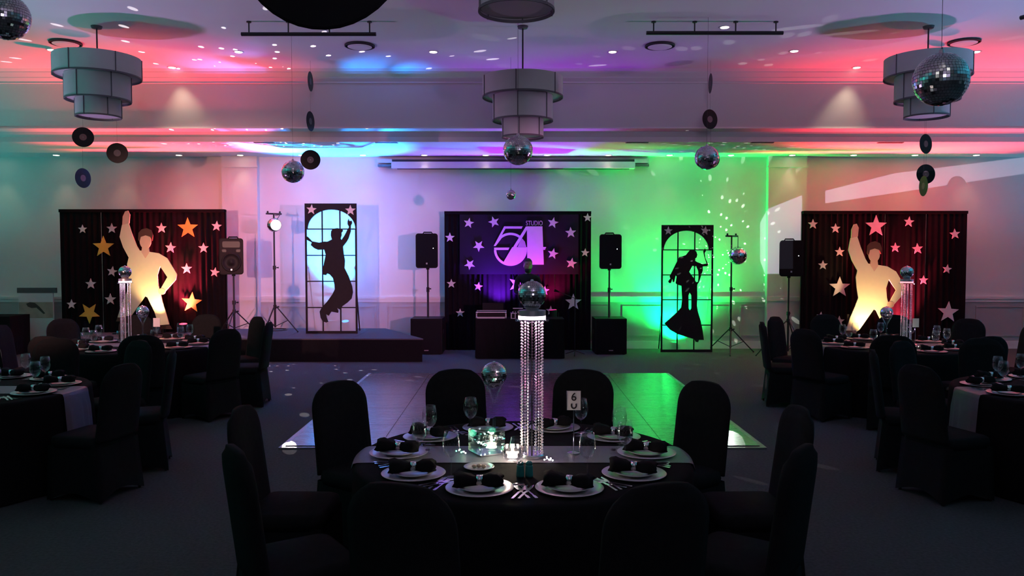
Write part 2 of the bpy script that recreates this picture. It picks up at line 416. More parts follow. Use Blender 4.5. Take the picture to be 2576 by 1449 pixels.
# ------------------------------------------------------------------ stage platform
SZ = 0.40
Y_ST = 13.55
x0, x1 = XX(165, Y_ST), XX(1064, Y_ST)
st = thing('stage_platform', 'low dark carpeted stage platform along the back wall', 'stage')
XBK = x1 - 0.95
def zprism(poly, z0, z1):
    n = len(poly); return MB().add([(a, b, z0) for a, b in poly] + [(a, b, z1) for a, b in poly], [tuple(range(n))[::-1], tuple(range(n, 2*n))] + [(i, (i+1) % n, n+(i+1) % n, n+i) for i in range(n)])
zprism([(x0, Y_ST + 0.01), (x1 - 0.02, Y_ST + 0.01), (XBK - 0.02, WY - 0.04), (x0, WY - 0.04)], 0, SZ - 0.02).build('skirt', BLACKCLOTH, st)
STAGETOP = M('stage_carpet', (0.10, 0.095, 0.105), 0.9, namt=0.3, nscale=60, bump=0.4, bscale=200, spec=0.1)
nseg = 5
for i in range(nseg):
    a = x0 + (x1 - x0) * i / nseg; b = x0 + (x1 - x0) * (i + 1) / nseg
    zprism([(a + 0.003, Y_ST), (b - 0.003, Y_ST), ((XBK if i == nseg - 1 else b) - 0.003, WY - 0.04), (a + 0.003, WY - 0.04)], SZ - 0.02, SZ).build('deck_panel', STAGETOP, st)

# ------------------------------------------------------------------ dance floor
A = GG(950, 941, 0); B = GG(1685, 943, 0); C_ = GG(1890, 1128, 0); D = GG(705, 1125, 0)
dfx0, dfx1 = (A[0] + D[0]) / 2 - 0.02, (B[0] + C_[0]) / 2 + 0.02
dfy0, dfy1 = (C_[1] + D[1]) / 2, (A[1] + B[1]) / 2
df = thing('dance_floor', 'square glossy wooden dance floor laid on the carpet', 'dance floor')
NP = 5
sx, sy = (dfx1 - dfx0) / NP, (dfy1 - dfy0) / NP
pm = MB().box(-sx/2 + 0.003, -sy/2 + 0.003, 0.002, sx/2 - 0.003, sy/2 - 0.003, 0.022).mesh('floor_panel', WOOD)
for i in range(NP):
    for j in range(NP): obj('floor_panel', pm, df, (dfx0 + sx*(i+0.5), dfy0 + sy*(j+0.5), 0))
EDGE = M('edge_ramp', (0.30, 0.30, 0.31), 0.4, metal=0.6)
for (a, b, c, d) in ((dfx0 - 0.05, dfy0 - 0.05, dfx1 + 0.05, dfy0), (dfx0 - 0.05, dfy1, dfx1 + 0.05, dfy1 + 0.05), (dfx0 - 0.05, dfy0, dfx0, dfy1), (dfx1, dfy0, dfx1 + 0.05, dfy1)):
    MB().box(a, b, 0, c, d, 0.014).build('edge_ramp', EDGE, df)

# ------------------------------------------------------------------ uplight par cans (modelled fixtures with their lamp)
def par_can(x, y, z, target, col, watt, label, size=100, blend=0.8, post=0.0):
    t = thing('uplight', label, 'stage light', (x, y, z + post))
    if post:
        MB().cyl((0, 0, -post + 0.01), (0, 0, 0), 0.014, None, 10).build('post', METALBLK, t)
        MB().lathe([(0.0001, -post), (0.11, -post), (0.11, -post + 0.012), (0.0001, -post + 0.012)], 20).build('base_plate', METALBLK, t)
    z = z + post
    d = (Vector(target) - Vector((x, y, z + 0.12))).normalized()
    c = Vector((0, 0, 0.12))
    MB().cyl(c - d*0.09, c + d*0.05, 0.065, 0.075, 16).build('housing', METALBLK, t, False)
    em = M('uplight_lens_%02d%02d%02d' % tuple(int(q*99) for q in col), col, 0.4, emit=col, estr=6)
    MB().cyl(c + d*0.050, c + d*0.053, 0.066, 0.066, 16).build('lens', em, t)
    b = MB()
    b.tube([(-0.10, 0, 0.0), (-0.10, 0, 0.12)], 0.008); b.tube([(0.10, 0, 0), (0.10, 0, 0.12)], 0.008); b.box(-0.10, -0.03, 0, 0.10, 0.03, 0.008)
    b.build('bracket', METALBLK, t)
    L = Vector((x, y, z)) + c + d * 0.07
    spot('uplight_lamp', L, target, col, watt, size, blend, 0.05)
# left backdrop, left frame, DJ backdrop, right frame, right backdrop
par_can(XX(392, 14.12), 14.12, SZ, (XX(372, 14.5), 14.62, 2.6), (1.0, 0.64, 0.25), 120, 'small amber uplight at the foot of the left dancer cut-out', 80)
par_can(XX(458, 14.51), 14.51, SZ, (XX(450, 14.2), 14.05, 3.7), (1.0, 0.04, 0.08), 2300, 'small red uplight on the stage before the left backdrop', 82)
par_can(XX(868, 15.12), 15.12, SZ, (XX(826, 14.2), 14.12, 3.7), (0.01, 0.27, 1.0), 7000, 'small blue uplight behind the leaping dancer frame', 58)
par_can(XX(828, 15.22), 15.22, SZ, (XX(832, 15.4), 15.38, 2.4), (0.22, 0.50, 1.0), 55, 'small pale blue uplight added for the wall glow behind the leaping dancer frame', 100)  # extra fixture added to put a glow on the wall behind the frame
par_can(XX(1700, 15.1), 15.1, 0.0, (XX(1690, 15.1), 15.0, 3.6), (0.0, 1.0, 0.13), 980, 'small green uplight behind the gown dancer frame', 150)
par_can(XX(2190, 14.40), 14.40, 0.0, (XX(2198, 14.6), 14.9, 2.4), (1.0, 0.64, 0.25), 170, 'small amber uplight at the foot of the right dancer cut-out', 80)
par_can(XX(2285, 14.805), 14.805, 0.0, (XX(2275, 14.2), 14.25, 3.7), (1.0, 0.04, 0.08), 2800, 'small red uplight on the floor before the right backdrop', 82)

# the lilac-white projector shape on the right of the back wall
def WP(pts): return [PX(a, b, WY) for a, b in pts]
shaped_lamp('projector_lamp', (-1.2, 1.5, 2.75), (6.4, WY, 2.6), (0.78, 0.70, 1.0), 5200, 50,
            [WP([(1912, 560), (1930, 528), (2020, 492), (2020, 690), (1925, 690), (1912, 655)]), WP([(2076, 480), (2250, 436), (2700, 380), (2700, 420), (2250, 486), (2076, 512)])], WY)

# ------------------------------------------------------------------ star backdrops
def stars(parent, y, lst, mname):
    for (px, py, r, rot, m) in lst:
        x, z = PX(px, py, y); rr = r * y / FPX
        obj('star', poly_mesh('star', [star_poly(rr, rot)], 0.012, m), parent, (x, y, z), label='gold star' if m is STAR_Y else 'white star')
def curtain(parent, x0, x1, y, z0, z1, npl, amp=0.025):
    # pleated black drape panels, one object per width of cloth
    W_ = (x1 - x0) / npl
    for k in range(npl):
        b = MB(); nseg = 40; a = x0 + k*W_
        rows = [z0, (z0 + z1)/2, z1]
        for z in rows:
            for i in range(nseg + 1):
                u = i / nseg; ph = (k*1.7)
                yy = y + 0.03 + amp * math.sin(u * 2*math.pi*7 + ph) * (0.6 + 0.4*math.sin(u*9 + k)) * (1.0 if z < z1 else 0.4)
                b.v.append((a + u*W_, yy, z))
        for r in range(2):
            for i in range(nseg): b.f.append((r*(nseg+1)+i, r*(nseg+1)+i+1, (r+1)*(nseg+1)+i+1, (r+1)*(nseg+1)+i))
        o = b.build('drape', CURTAIN, parent, True)
    f = MB()
    for xx in (x0 + 0.02, x1 - 0.02): f.box(xx - 0.02, y + 0.09, z0, xx + 0.02, y + 0.13, z1)
    f.box(x0, y + 0.09, z1 - 0.04, x1, y + 0.13, z1)
    f.build('support_frame', METALBLK, parent)
    MB().box(x0, y - 0.005, z1 - 0.05, x1, y + 0.09, z1 + 0.005).build('top_band', CURTAIN, parent)

def cv(lst, ox, oy, sc, m): return [(ox + a/sc, oy + b/sc, r/sc, (rest[0] if rest else 0), (rest[1] if len(rest) > 1 else m)) for (a, b, r, *rest) in lst]
YL = 14.62
L = thing('star_backdrop', 'black draped backdrop with gold and white stars on the stage', 'backdrop')
curtain(L, XX(150, YL), XX(565, YL), YL, SZ, ZZ(527, YL), 4)
stars(L, YL, cv([(1318,540,75,0,STAR_Y),(727,672,78,0,STAR_Y),(628,1135,77,180,STAR_Y),(1345,1062,75,5,STAR_Y),(785,543,38,0),(1133,540,38,0),(1520,527,38,5),(1197,678,40,5),(1428,680,38,0),
     (787,845,38,10),(1310,825,40,0),(1507,850,36,10),(638,932,40,0),(775,1040,42,0),(503,1075,36,0),(580,548,32,0)], 0, 380, 2.787, STAR_W), 's')
YR = 14.9
Rb = thing('star_backdrop', 'black pleated backdrop with pale stars beside the lilac light patch', 'backdrop')
curtain(Rb, XX(2020, YR), XX(2433, YR), YR, 0.0, ZZ(531, YR), 4)
stars(Rb, YR, cv([(912,527,78,0),(657,955,76,0),(1418,1130,77,3),(470,513,36),(628,543,36),(1143,497,38,5),(1465,582,38,-5),(657,707,36),(1047,677,36),(1203,685,40,-5),(540,800,35),(1410,828,34,8),(1245,905,34),(525,1158,32,5),(655,1193,38)], 1876, 380, 2.787, STAR_W), 's')
YD = 15.22
Db = thing('star_backdrop', 'black star backdrop with a pale numeral sign behind the disc jockey', 'backdrop')
curtain(Db, XX(1118, YD), XX(1487, YD), YD, 0.0, ZZ(532, YD), 4)
bx0, bz0 = PX(1157, 690, YD); bx1, bz1 = PX(1455, 540, YD)
MB().box(bx0, YD - 0.045, bz0, bx1, YD - 0.03, bz1).build('logo_banner', BANNER, Db)
stars(Db, YD - 0.048, cv([(360,505,38,10),(537,497,41,-18),(430,665,42,180),(367,795,40,185),(950,503,40,12),(1075,572,40,-3),(950,720,40,12),(1080,787,40,10)], 1050, 380, 2.787, STAR_W), 's')
stars(Db, YD, cv([(228,607,36,0),(238,930,34,0),(427,950,33,10),(300,1135,32,0),(700,932,64,15),(892,978,34,5),(935,1120,36,0),(1093,1060,60,0),(1193,467,32,0),(1175,713,32,5)], 1050, 380, 2.787, STAR_W), 's')
# the sign: pieces traced as flat raised print
def LP(pts): return [PX(1120 + a/6.3, 530 + b/6.3, YD - 0.05) for a, b in pts]
cx, cy, Ro, Ri = 1035, 612, 263, 226
def arc(r, a0, a1, n=28): return [(cx + r*math.cos(R(a0 + (a1-a0)*k/n)), cy + r*math.sin(R(a0 + (a1-a0)*k/n))) for k in range(n+1)]
pieces = [
    ('numeral_five', [(935,248),(1228,248),(1210,285),(955,285),(905,375)] + arc(Ro, -122, -50, 20) + arc(Ri, -52, -128, 20) + [(800,560),(768,560)], LOGO),
    ('five_bar', [(775,585),(1018,585),(1000,622),(775,622)], LOGO),
    ('five_bowl', arc(Ro, 177, 116, 20) + arc(Ri, 118, 177, 20), LOGO),
    ('disc_half', [(1062,578),(932,800)] + arc(Ro, 116, 8, 30) + [(1297,622),(1297,578)], LOGO),
    ('four_slash', [(1280,248),(1322,262),(1130,578),(1075,578)], LOGO),
    ('four_counter', [(1185,490),(1215,435),(1262,490),(1285,575),(1148,575)], LOGO2),
    ('four_stem', [(1295,248),(1540,248),(1562,855),(1302,855)], LOGO),
    ('four_bar', [(1548,575),(1600,575),(1582,620),(1550,620)], LOGO)]
for k, (nm, pts, m) in enumerate(pieces):
    o = obj(nm, poly_mesh(nm, [LP(pts)], 0.008 + 0.0007*k, m), Db, (0, YD - 0.046, 0))
tx, tz = PX(1120 + 1412/6.3, 530 + 232/6.3, YD - 0.05)
tm = text_mesh('sign_lettering', 'STUDIO', 0.125, 0.008, LOGO)
tm.transform(Matrix.Scale(0.72, 4, (1, 0, 0)))
obj('sign_lettering', tm, Db, (tx, YD - 0.046, tz))

# ------------------------------------------------------------------ dancer cut-outs: plain faceless figures
def cutout(label, y, dx, dy, zbase):
    t = thing('dancer_cutout', label, 'cut-out', (0, 0, 0), group='pale dancer cut-outs before the backdrops')
    def P(pts): return [PX(a + dx, b + dy, y) for a, b in pts]
    suit = [(308,566),(324,560),(333,588),(345,618),(352,630),(380,634),(400,637),(422,650),(446,690),(443,704),(416,734),(405,727),(422,697),(404,670),(397,692),(399,716),(410,760),(421,796),(427,816),(400,818),(390,785),(372,748),(366,745),
            (347,772),(330,796),(324,800),(297,798),(306,768),(320,735),(327,716),(323,690),(321,664),(325,648),(311,622),(302,596)]
    obj('suit', poly_mesh('suit', [P(suit)], 0.02, SUIT), t, (0, y, 0))
    def ell(cx, cy, rx, ry, n=20): return P([(cx + rx*math.cos(2*math.pi*k/n), cy + ry*math.sin(2*math.pi*k/n)) for k in range(n)])
    obj('head', poly_mesh('head', [ell(367, 607, 14, 19)], 0.026, SKIN), t, (0, y, 0))
    obj('neck', poly_mesh('neck', [P([(359,620),(375,620),(377,636),(367,650),(357,634)])], 0.023, SKIN), t, (0, y, 0))
    obj('hair', poly_mesh('hair', [P([(349,604),(350,586),(358,577),(370,574),(381,579),(386,592),(384,606),(380,596),(368,592),(356,596),(353,608)])], 0.029, HAIR), t, (0, y, 0))
    obj('hand', poly_mesh('hand', [P([(309,566),(310,545),(316,532),(323,530),(328,540),(326,562)])], 0.022, SKIN), t, (0, y, 0))
    obj('hand', poly_mesh('hand', [ell(408, 733, 9, 8)], 0.023, SKIN), t, (0, y, 0))
    zs = [PX(297 + dx, 798 + dy, y), PX(427 + dx, 818 + dy, y)]
    x0, z0 = zs[0]; x1, z1 = zs[1]
    obj('shoe', poly_mesh('shoe', [[(x0 - 0.03, z0 - 0.075), (x0 + 0.19, z0 - 0.075), (x0 + 0.18, z0), (x0, z0 - 0.002)]], 0.021, HAIR), t, (0, y, 0))
    obj('shoe', poly_mesh('shoe', [[(x1 - 0.19, z1 - 0.07), (x1 + 0.05, z1 - 0.07), (x1, z1), (x1 - 0.19, z1 - 0.015)]], 0.021, HAIR), t, (0, y, 0))
    b = MB(); b.box(x0 + 0.02, y + 0.0, zbase, x0 + 0.06, y + 0.03, z0 + 0.3); b.box(x1 - 0.12, y, zbase, x1 - 0.08, y + 0.03, z1 + 0.3); b.box(x0 - 0.05, y - 0.12, zbase, x1 + 0.05, y + 0.12, zbase + 0.02)
    b.build('stand', FRAMEBLK, t)
cutout('plain cream dancer cut-out before the gold-starred backdrop on the stage', 14.40, 0, 0, SZ)
cutout('plain cream dancer cut-out before the pale-starred backdrop, red-lit', 14.70, 1831, 33, 0.0)

# ------------------------------------------------------------------ silhouette frames
PANE = translucent('frame_sheet', (0.80, 0.80, 0.80), 0.58)
def silhouette_frame(label, y, px0, py0, px1, py1, zbase, ox, oy, sc, loops, barsx, barsy, arch, starpos, plabel):
    t = thing('silhouette_frame', label, 'panel')
    x0, z1 = PX(px0, py0, y); x1, z0 = PX(px1, py1, y); z0 = zbase
    def C(a, b): return PX(ox + a/sc, oy + b/sc, y)
    hx = [C(a, arch[2]) for a in (arch[0], arch[1])]
    xl, xr = hx[0][0], hx[1][0]; zs = hx[0][1]; za = C(300, arch[3])[1]
    s = 0.03
    # head board with the arch cut away
    cxm = (xl + xr)/2; a_ = (xr - xl)/2; b_ = za - zs
    ar = [(cxm + a_*math.cos(math.pi*k/24), zs + b_*math.sin(math.pi*k/24)) for k in range(25)]
    obj('arched_head', poly_mesh('arched_head', [[(x1, zs), (x1, z1), (x0, z1), (x0, zs)] + ar[::-1]], 0.03, FRAMEBLK), t, (0, y, 0))
    MB().box(x0, y - 0.03, z0, x0 + s, y, zs).build('stile', FRAMEBLK, t); MB().box(x1 - s, y - 0.03, z0, x1, y, zs).build('stile', FRAMEBLK, t)
    MB().box(x0 + s, y - 0.03, z0, x1 - s, y, z0 + 0.045).build('bottom_rail', FRAMEBLK, t)
    xs = [x0 + s] + [C(a, 500)[0] for a in barsx] + [x1 - s]
    zz = [za + 0.02] + [C(300, b)[1] for b in barsy] + [z0 + 0.045]
    for a in xs[1:-1]: MB().box(a - 0.011, y - 0.022, z0 + 0.045, a + 0.011, y - 0.006, za + 0.01).build('mullion', FRAMEBLK, t)
    for b in zz[1:-1]: MB().box(x0 + s, y - 0.022, b - 0.010, x1 - s, y - 0.006, b + 0.010).build('glazing_bar', FRAMEBLK, t)
    for i in range(3):
        for j in range(5):
            MB().box(xs[i] + 0.002, y + 0.001, zz[j+1] + 0.002, xs[i+1] - 0.002, y + 0.002, zz[j] - 0.002).build('pane', PANE, t)
    me = poly_mesh('figure', [[C(a, b) for a, b in lp] for lp in loops], 0.012, FRAMEBLK)
    obj('dancer_silhouette', me, t, (0, y - 0.024, 0), label=plabel)
    for (a, b, r, rot) in starpos:
        x, z = C(a, b); obj('star', poly_mesh('star', [star_poly(r/sc*y/FPX, rot)], 0.01, STAR_W), t, (x, y - 0.031, z), label='white star')
    # rear struts so it stands
    for xx in (x0 + 0.05, x1 - 0.05):
        MB().tube([(xx, y + 0.01, z0 + 1.2), (xx, y + 0.45, z0 + 0.012)], 0.012).build('rear_strut', FRAMEBLK, t)
man = [(115,405),(140,415),(182,458),(250,472),(300,460),(330,462),(375,440),(365,400),(368,360),(385,335),(430,328),(480,340),(485,358),(470,375),(472,400),(462,430),(470,445),(500,400),(530,340),(545,318),(530,290),(530,262),(540,235),(548,260),(570,255),(575,280),(562,305),(562,360),(540,430),(520,465),(485,510),(492,580),(505,650),(500,720),(540,800),(575,900),(583,960),(570,1020),(530,1060),(480,1095),(455,1130),(425,1112),(440,1145),(435,1162),(400,1155),(370,1150),(345,1190),(318,1175),(325,1210),(340,1250),(320,1257),(285,1245),(265,1210),(255,1150),(275,1110),(330,1050),(380,980),(405,930),(400,880),(385,820),(355,785),(330,775),(320,792),(280,785),(285,730),(300,660),(315,590),(300,540),(240,543),(200,525),(168,495),(178,470),(130,445),(115,420)]
woman = [(180,690),(170,670),(195,640),(185,620),(225,540),(270,450),(290,410),(320,405),(360,390),(400,340),(440,333),(470,350),(482,385),(475,415),(455,430),(455,450),(480,465),(540,488),(580,480),(555,400),(545,350),(565,318),(575,345),(560,370),(568,420),(597,490),(590,510),(540,510),(540,560),(520,620),(500,680),(485,700),(480,720),(482,850),(478,930),(490,1000),(520,1100),(540,1200),(552,1298),(500,1298),(490,1322),(465,1318),(450,1290),(380,1270),(270,1235),(190,1190),(130,1120),(200,1060),(260,1005),(310,950),(320,860),(312,720),(265,705),(250,690),(262,620),(250,610),(235,680),(220,680),(215,645),(200,690)]
hole1 = [(395,570),(430,505),(470,510),(492,560),(495,620),(490,675),(470,680),(440,630)]
hole2 = [(400,792),(418,820),(418,960),(402,980),(390,960),(388,820)]
silhouette_frame('black window-like frame with a leaping man silhouette on the stage', 14.45, 767, 512, 900, 838, SZ, 740, 490, 3.916, [man], (280, 455), (338, 597, 852, 1110), (135, 606, 338, 146), ((175,147,52,5), (558,155,54,0)), 'black leaping man silhouette')
silhouette_frame('black window-like frame with a gowned woman silhouette, lit green', 14.95, 1664, 566, 1791, 882, 0.0, 1640, 550, 4.259, [woman, hole1, hole2], (275, 455), (335, 603, 868, 1140), (125, 606, 335, 130), ((172,132,48,0), (565,130,50,8)), 'black gowned woman silhouette')

# ------------------------------------------------------------------ mirror balls
def tiles_mesh(r, rows, name='mirror_tiles'):
    b = MB(); rnd = random.Random(3)
    for k in range(rows):
        th0 = math.pi*k/rows; th1 = math.pi*(k+1)/rows; tm = (th0+th1)/2
        n = max(4, int(2*rows*math.sin(tm)))
        off = 0
        for i in range(n):
            p0 = 2*math.pi*(i+0.05)/n; p1 = 2*math.pi*(i+0.95)/n
            t0 = th0 + 0.06*(th1-th0); t1 = th1 - 0.06*(th1-th0)
            c = Vector((math.sin(tm)*math.cos((p0+p1)/2), math.sin(tm)*math.sin((p0+p1)/2), math.cos(tm)))
            q = Matrix.Rotation(rnd.uniform(-0.08, 0.08), 3, 'Z') @ Matrix.Rotation(rnd.uniform(-0.08, 0.08), 3, 'X') @ Matrix.Rotation(rnd.uniform(-0.08, 0.08), 3, 'Y')
            vs = []
            for (t, p) in ((t0,p0),(t1,p0),(t1,p1),(t0,p1)):
                v = Vector((math.sin(t)*math.cos(p), math.sin(t)*math.sin(p), math.cos(t)))
                vs.append((c + q @ (v - c)) * r)
            b.add(vs, [(0,1,2,3)])
    me = bpy.data.meshes.new(name); me.from_pydata(b.v, [], b.f); me.materials.append(MIRROR)
    return me
TILES = {}
def ball_parts(t, r, c=(0,0,0), rows=26):
    key = (round(r, 3), rows)
    if key not in TILES:
        TILES[key] = (tiles_mesh(r, rows), MB().sphere((0,0,0), r*0.985, 32, 20).mesh('core', CORE, True))
    o = obj('mirror_tiles', TILES[key][0], t, c); o['kind'] = 'stuff'; o.rotation_euler = (0.0, 0.0, random.uniform(0, 6))
    obj('core', TILES[key][1], t, c)
    return o
def hanging_ball(px, py, dpx, d, label, top=None):
    y = d * FPX / dpx
    x, z = PX(px, py, y)
    ztop = ZC if top is None else top
    t = thing('mirror_ball', label, 'mirror ball', (x, y, z), group='hanging mirror balls')
    ball_parts(t, d/2)
    MB().cyl((0,0,d/2-0.005), (0,0,d/2+0.02), 0.018, 0.012, 12).build('cap', CHROME, t)
    MB().cyl((0,0,d/2+0.02), (0,0,ztop - z), 0.0015, None, 6).build('cord', METALBLK, t)
hanging_ball(2367, 200, 130, 0.30, 'large mirror ball hanging before the right chandelier')
hanging_ball(14, 42, 112, 0.30, 'mirror ball cut off by the upper left picture corner')
hanging_ball(1303, 378, 74, 0.30, 'mirror ball hanging below the middle chandelier')
hanging_ball(1778, 397, 60, 0.30, 'mirror ball hanging in front of a record above the green wall')
hanging_ball(737, 432, 56, 0.30, 'mirror ball hanging beside a record above the leaping dancer')
hanging_ball(1285, 490, 25, 0.15, 'tiny mirror ball hanging above the disc jockey backdrop')

# ------------------------------------------------------------------ vinyl records on strings
def record_parts(t, c, rot, r=0.15):
    e = bpy.data.objects.new('record', None)
    b = MB().lathe([(0.004, -0.0012), (0.05, -0.0012), (r*0.97, -0.0012), (r, 0), (r*0.97, 0.0012), (0.05, 0.0012), (0.004, 0.0012)], 40, closed=True)
    return b
REC = None
def record(px, py, ang, label, y=12.2, tilt=0, r=0.15, up=None):
    global REC
    x, z = PX(px, py, y)
    t = thing('vinyl_record', label, 'record', (x, y, z), group='hanging vinyl records')
    if REC is None:
        b = MB().lathe([(0.004, -0.0012), (0.05, -0.0015), (0.145, -0.0012), (0.15, 0), (0.145, 0.0012), (0.05, 0.0015), (0.004, 0.0012)], 40, closed=True)
        REC = (b.mesh('disc', VINYL), MB().lathe([(0.004, -0.003), (0.05, -0.003), (0.05, 0.003), (0.004, 0.003)], 28, closed=True).mesh('centre_label', RLABEL))
    for nm, me in zip(('disc', 'centre_label'), REC):
        o = obj(nm, me, t); o.rotation_euler = (R(90 + tilt), 0, R(ang)); o.scale = (r/0.15,)*3
    zt_ = ZC - z if up is None else ZZ(up, y) - z - 0.1505
    MB().cyl((0, 0, r), (0, 0, zt_), 0.0012, None, 5).build('string', METALBLK, t)
record(209, 345, 25, 'hanging record below the left chandelier, upper of its string')
record(209, 448, 72, 'hanging record turned narrow, below another left of the gold stars', y=12.2, up=345)
record(295, 385, 15, 'hanging record over the red-lit soffit beside the left chandelier', y=12.0)
record(781, 402, 5, 'hanging record face-on beside the mirror ball above the leaping dancer', y=12.2, up=305)
record(781, 305, 80, 'hanging record seen nearly edge-on against the blue light', y=12.2, up=205)
record(781, 205, 88, 'hanging record seen edge-on against the cyan light', y=12.2)
record(1787, 210, 88, 'hanging record seen edge-on above the tilted record', y=12.2)
record(1786, 300, 28, 'hanging record tilted above the green-lit soffit', y=12.2, up=210)
record(1787, 399, 8, 'hanging record half hidden behind a mirror ball', y=12.2, up=300)
record(2329, 362, 28, 'hanging record on the red-lit soffit below the right chandelier', y=12.2)
record(2329, 438, 4, 'hanging record face-on above the right backdrop', y=12.2, up=362)
record(2323, 468, 86, 'hanging record edge-on overlapping the face-on one', y=11.8)
# the one close overhead
record(808, -173, -8, 'big looking record hanging close overhead at the top of the picture', y=1.30, tilt=6, r=0.153)

# ------------------------------------------------------------------ tiered drum chandeliers
def chandelier(px, rc, y, label, dz=0.0):
    x, _ = PX(px, rc, y)
    t = thing('tiered_chandelier', label, 'chandelier', (x, y, 0), group='three-tier drum chandeliers')
    tiers = [(r, a + dz, b + dz) for r, a, b in ((0.52, 3.86, 4.12), (0.39, 3.56, 3.885), (0.27, 3.35, 3.585))]
    for (r, z0, z1) in tiers:
        s = MB().lathe([(r, z0), (r, z1)], 48)
        s.f = [f for f in s.f if len(f) == 4]
        sh = s.build('drum_shade', SHADE, t, True)
        rg = MB().lathe([(r + 0.004, z0), (r + 0.004, z0 + 0.02), (r - 0.006, z0 + 0.02), (r - 0.006, z0)], 48, closed=True).build('rim_ring', RIBS, sh)
        for k in range(6):
            a = R(60*k + 20); rb = MB().cyl(((r+0.003)*math.cos(a), (r+0.003)*math.sin(a), z0), ((r+0.003)*math.cos(a), (r+0.003)*math.sin(a), z1), 0.007, None, 6)
            rb.build('rib', RIBS, sh)
        MB().lathe([(0.0001, z0 + 0.03), (r - 0.01, z0 + 0.03), (r - 0.01, z0 + 0.036), (0.0001, z0 + 0.036)], 40).build('diffuser', SHADE, sh)
    top = MB().lathe([(0.02, 4.11 + dz), (0.515, 4.11 + dz), (0.515, 4.115 + dz), (0.02, 4.115 + dz)], 40, closed=True)
    top.build('top_cover', SHADE, t)
    MB().cyl((0, 0, 3.45 + dz), (0, 0, ZC - 0.03), 0.010, None, 8).build('hanging_rod', METALBLK, t)
    MB().lathe([(0.06, ZC - 0.03), (0.07, ZC), (0.0001, ZC)], 16).build('ceiling_rose', RIBS, t, True)
    return t
YCH = GG(1288, 66, ZC)[1]
chandelier(246, 200, YCH, 'three-tier grey drum chandelier, teal-lit, over the left tables', 0.26)
chandelier(1315, 200, YCH, 'three-tier grey drum chandelier in the middle above the dance floor')
chandelier(2333, 200, YCH, 'three-tier grey drum chandelier behind the large mirror ball', 0.26)
chandelier(1299, 20, 5.76, 'drum chandelier cut off by the top of the picture, lowest tier showing', 0.22)

# ------------------------------------------------------------------ ceiling pipes and round diffusers
def pipe(pxs, label, y, stems, row, x_end=None):
    t = thing('hanging_pipe', label, 'ceiling pipe', group='black pipes hung from the ceiling')
    z = ZZ(row, y)
    MB().cyl((XX(pxs[0], y), y, z), (XX(pxs[1], y), y, z), 0.024, None, 12).build('pipe', METALBLK, t)
    for s in stems:
        xx = XX(s, y)
        h = MB().cyl((xx, y, z), (xx, y, ZC), 0.009, None, 8).build('hanger_rod', METALBLK, t)
        MB().cyl((xx, y, ZC - 0.015), (xx, y, ZC), 0.03, None, 10).build('ceiling_plate', METALBLK, h)
yp = GG(1288, 54, ZC)[1]
pipe((615, 950), 'black pipe hung from four rods, left of the middle chandelier', yp, (634, 732, 834, 934), 86)
pipe((1622, 1962), 'black pipe hung from four rods, right of the middle chandelier', yp, (1640, 1742, 1844, 1944), 83)
tp = thing('hanging_pipe', 'black pipe end running out at the upper right picture edge', 'ceiling pipe', group='black pipes hung from the ceiling')
xa, ya = 5.75, 8.9; za = ZZ(45, ya)
MB().cyl((XX(2552, ya), ya, za), (XX(2552, ya) + 0.5, ya - 1.2, za), 0.024, None, 12).build('pipe', METALBLK, tp)
MB().cyl((XX(2566, ya), ya - 0.1, za), (XX(2566, ya), ya - 0.1, ZC), 0.009, None, 8).build('hanger_rod', METALBLK, tp)
for (px, py, lab) in ((905, 113, 'round ceiling air diffuser below the left black pipe'), (1660, 113, 'round ceiling air diffuser below the right black pipe'), (165, 106, 'round ceiling air diffuser behind the left chandelier'), (2425, 104, 'round ceiling air diffuser behind the right chandelier')):
    x, y = GG(px, py, ZC)
    t = thing('air_diffuser', lab, 'vent', (x, y, ZC), group='round ceiling diffusers')
    MB().lathe([(0.20, -0.03), (0.21, -0.025), (0.21, -0.005), (0.20, 0)], 32, closed=True).build('outer_ring', SLOT, t, True)  # ring coloured dark to imitate the shading at its rim
    MB().lathe([(0.0001, -0.045), (0.13, -0.045), (0.17, -0.03), (0.15, -0.028), (0.0001, -0.04)], 32).build('centre_disc', CEIL, t)
    MB().lathe([(0.0001, -0.003), (0.199, -0.003), (0.199, 0.0), (0.0001, 0.0)], 32).build('dark_throat', SLOT, t)

# ------------------------------------------------------------------ roll-up projector screen on the back wall
ps = thing('projector_screen', 'long white roll-up screen case mounted high on the back wall', 'screen')
y = WY
xa, xb = XX(990, y), XX(1592, y)
MB().box(xa, y - 0.22, ZZ(426, y), xb, y - 0.005, ZZ(410, y)).build('case', SCREENCASE, ps)
MB().box(xa + 0.1, y - 0.13, ZZ(427.5, y), xb - 0.1, y - 0.10, ZZ(426, y)).build('screen_bar', RIBS, ps)
MB().box(xa - 0.02, y - 0.12, ZZ(409.8, y), xb, y - 0.005, ZZ(403, y)).build('mounting_recess', SLOT, ps)
for a, b in ((955, 990), (1592, 1628)):
    MB().box(XX(a, y), y - 0.14, ZZ(412, y), XX(b, y), y - 0.005, ZZ(402, y)).build('end_bracket', SCREENCASE, ps)
    MB().box(XX(a, y), y - 0.15, ZZ(421, y), XX(b, y), y - 0.005, ZZ(415, y)).build('end_cap', RIBS, ps)

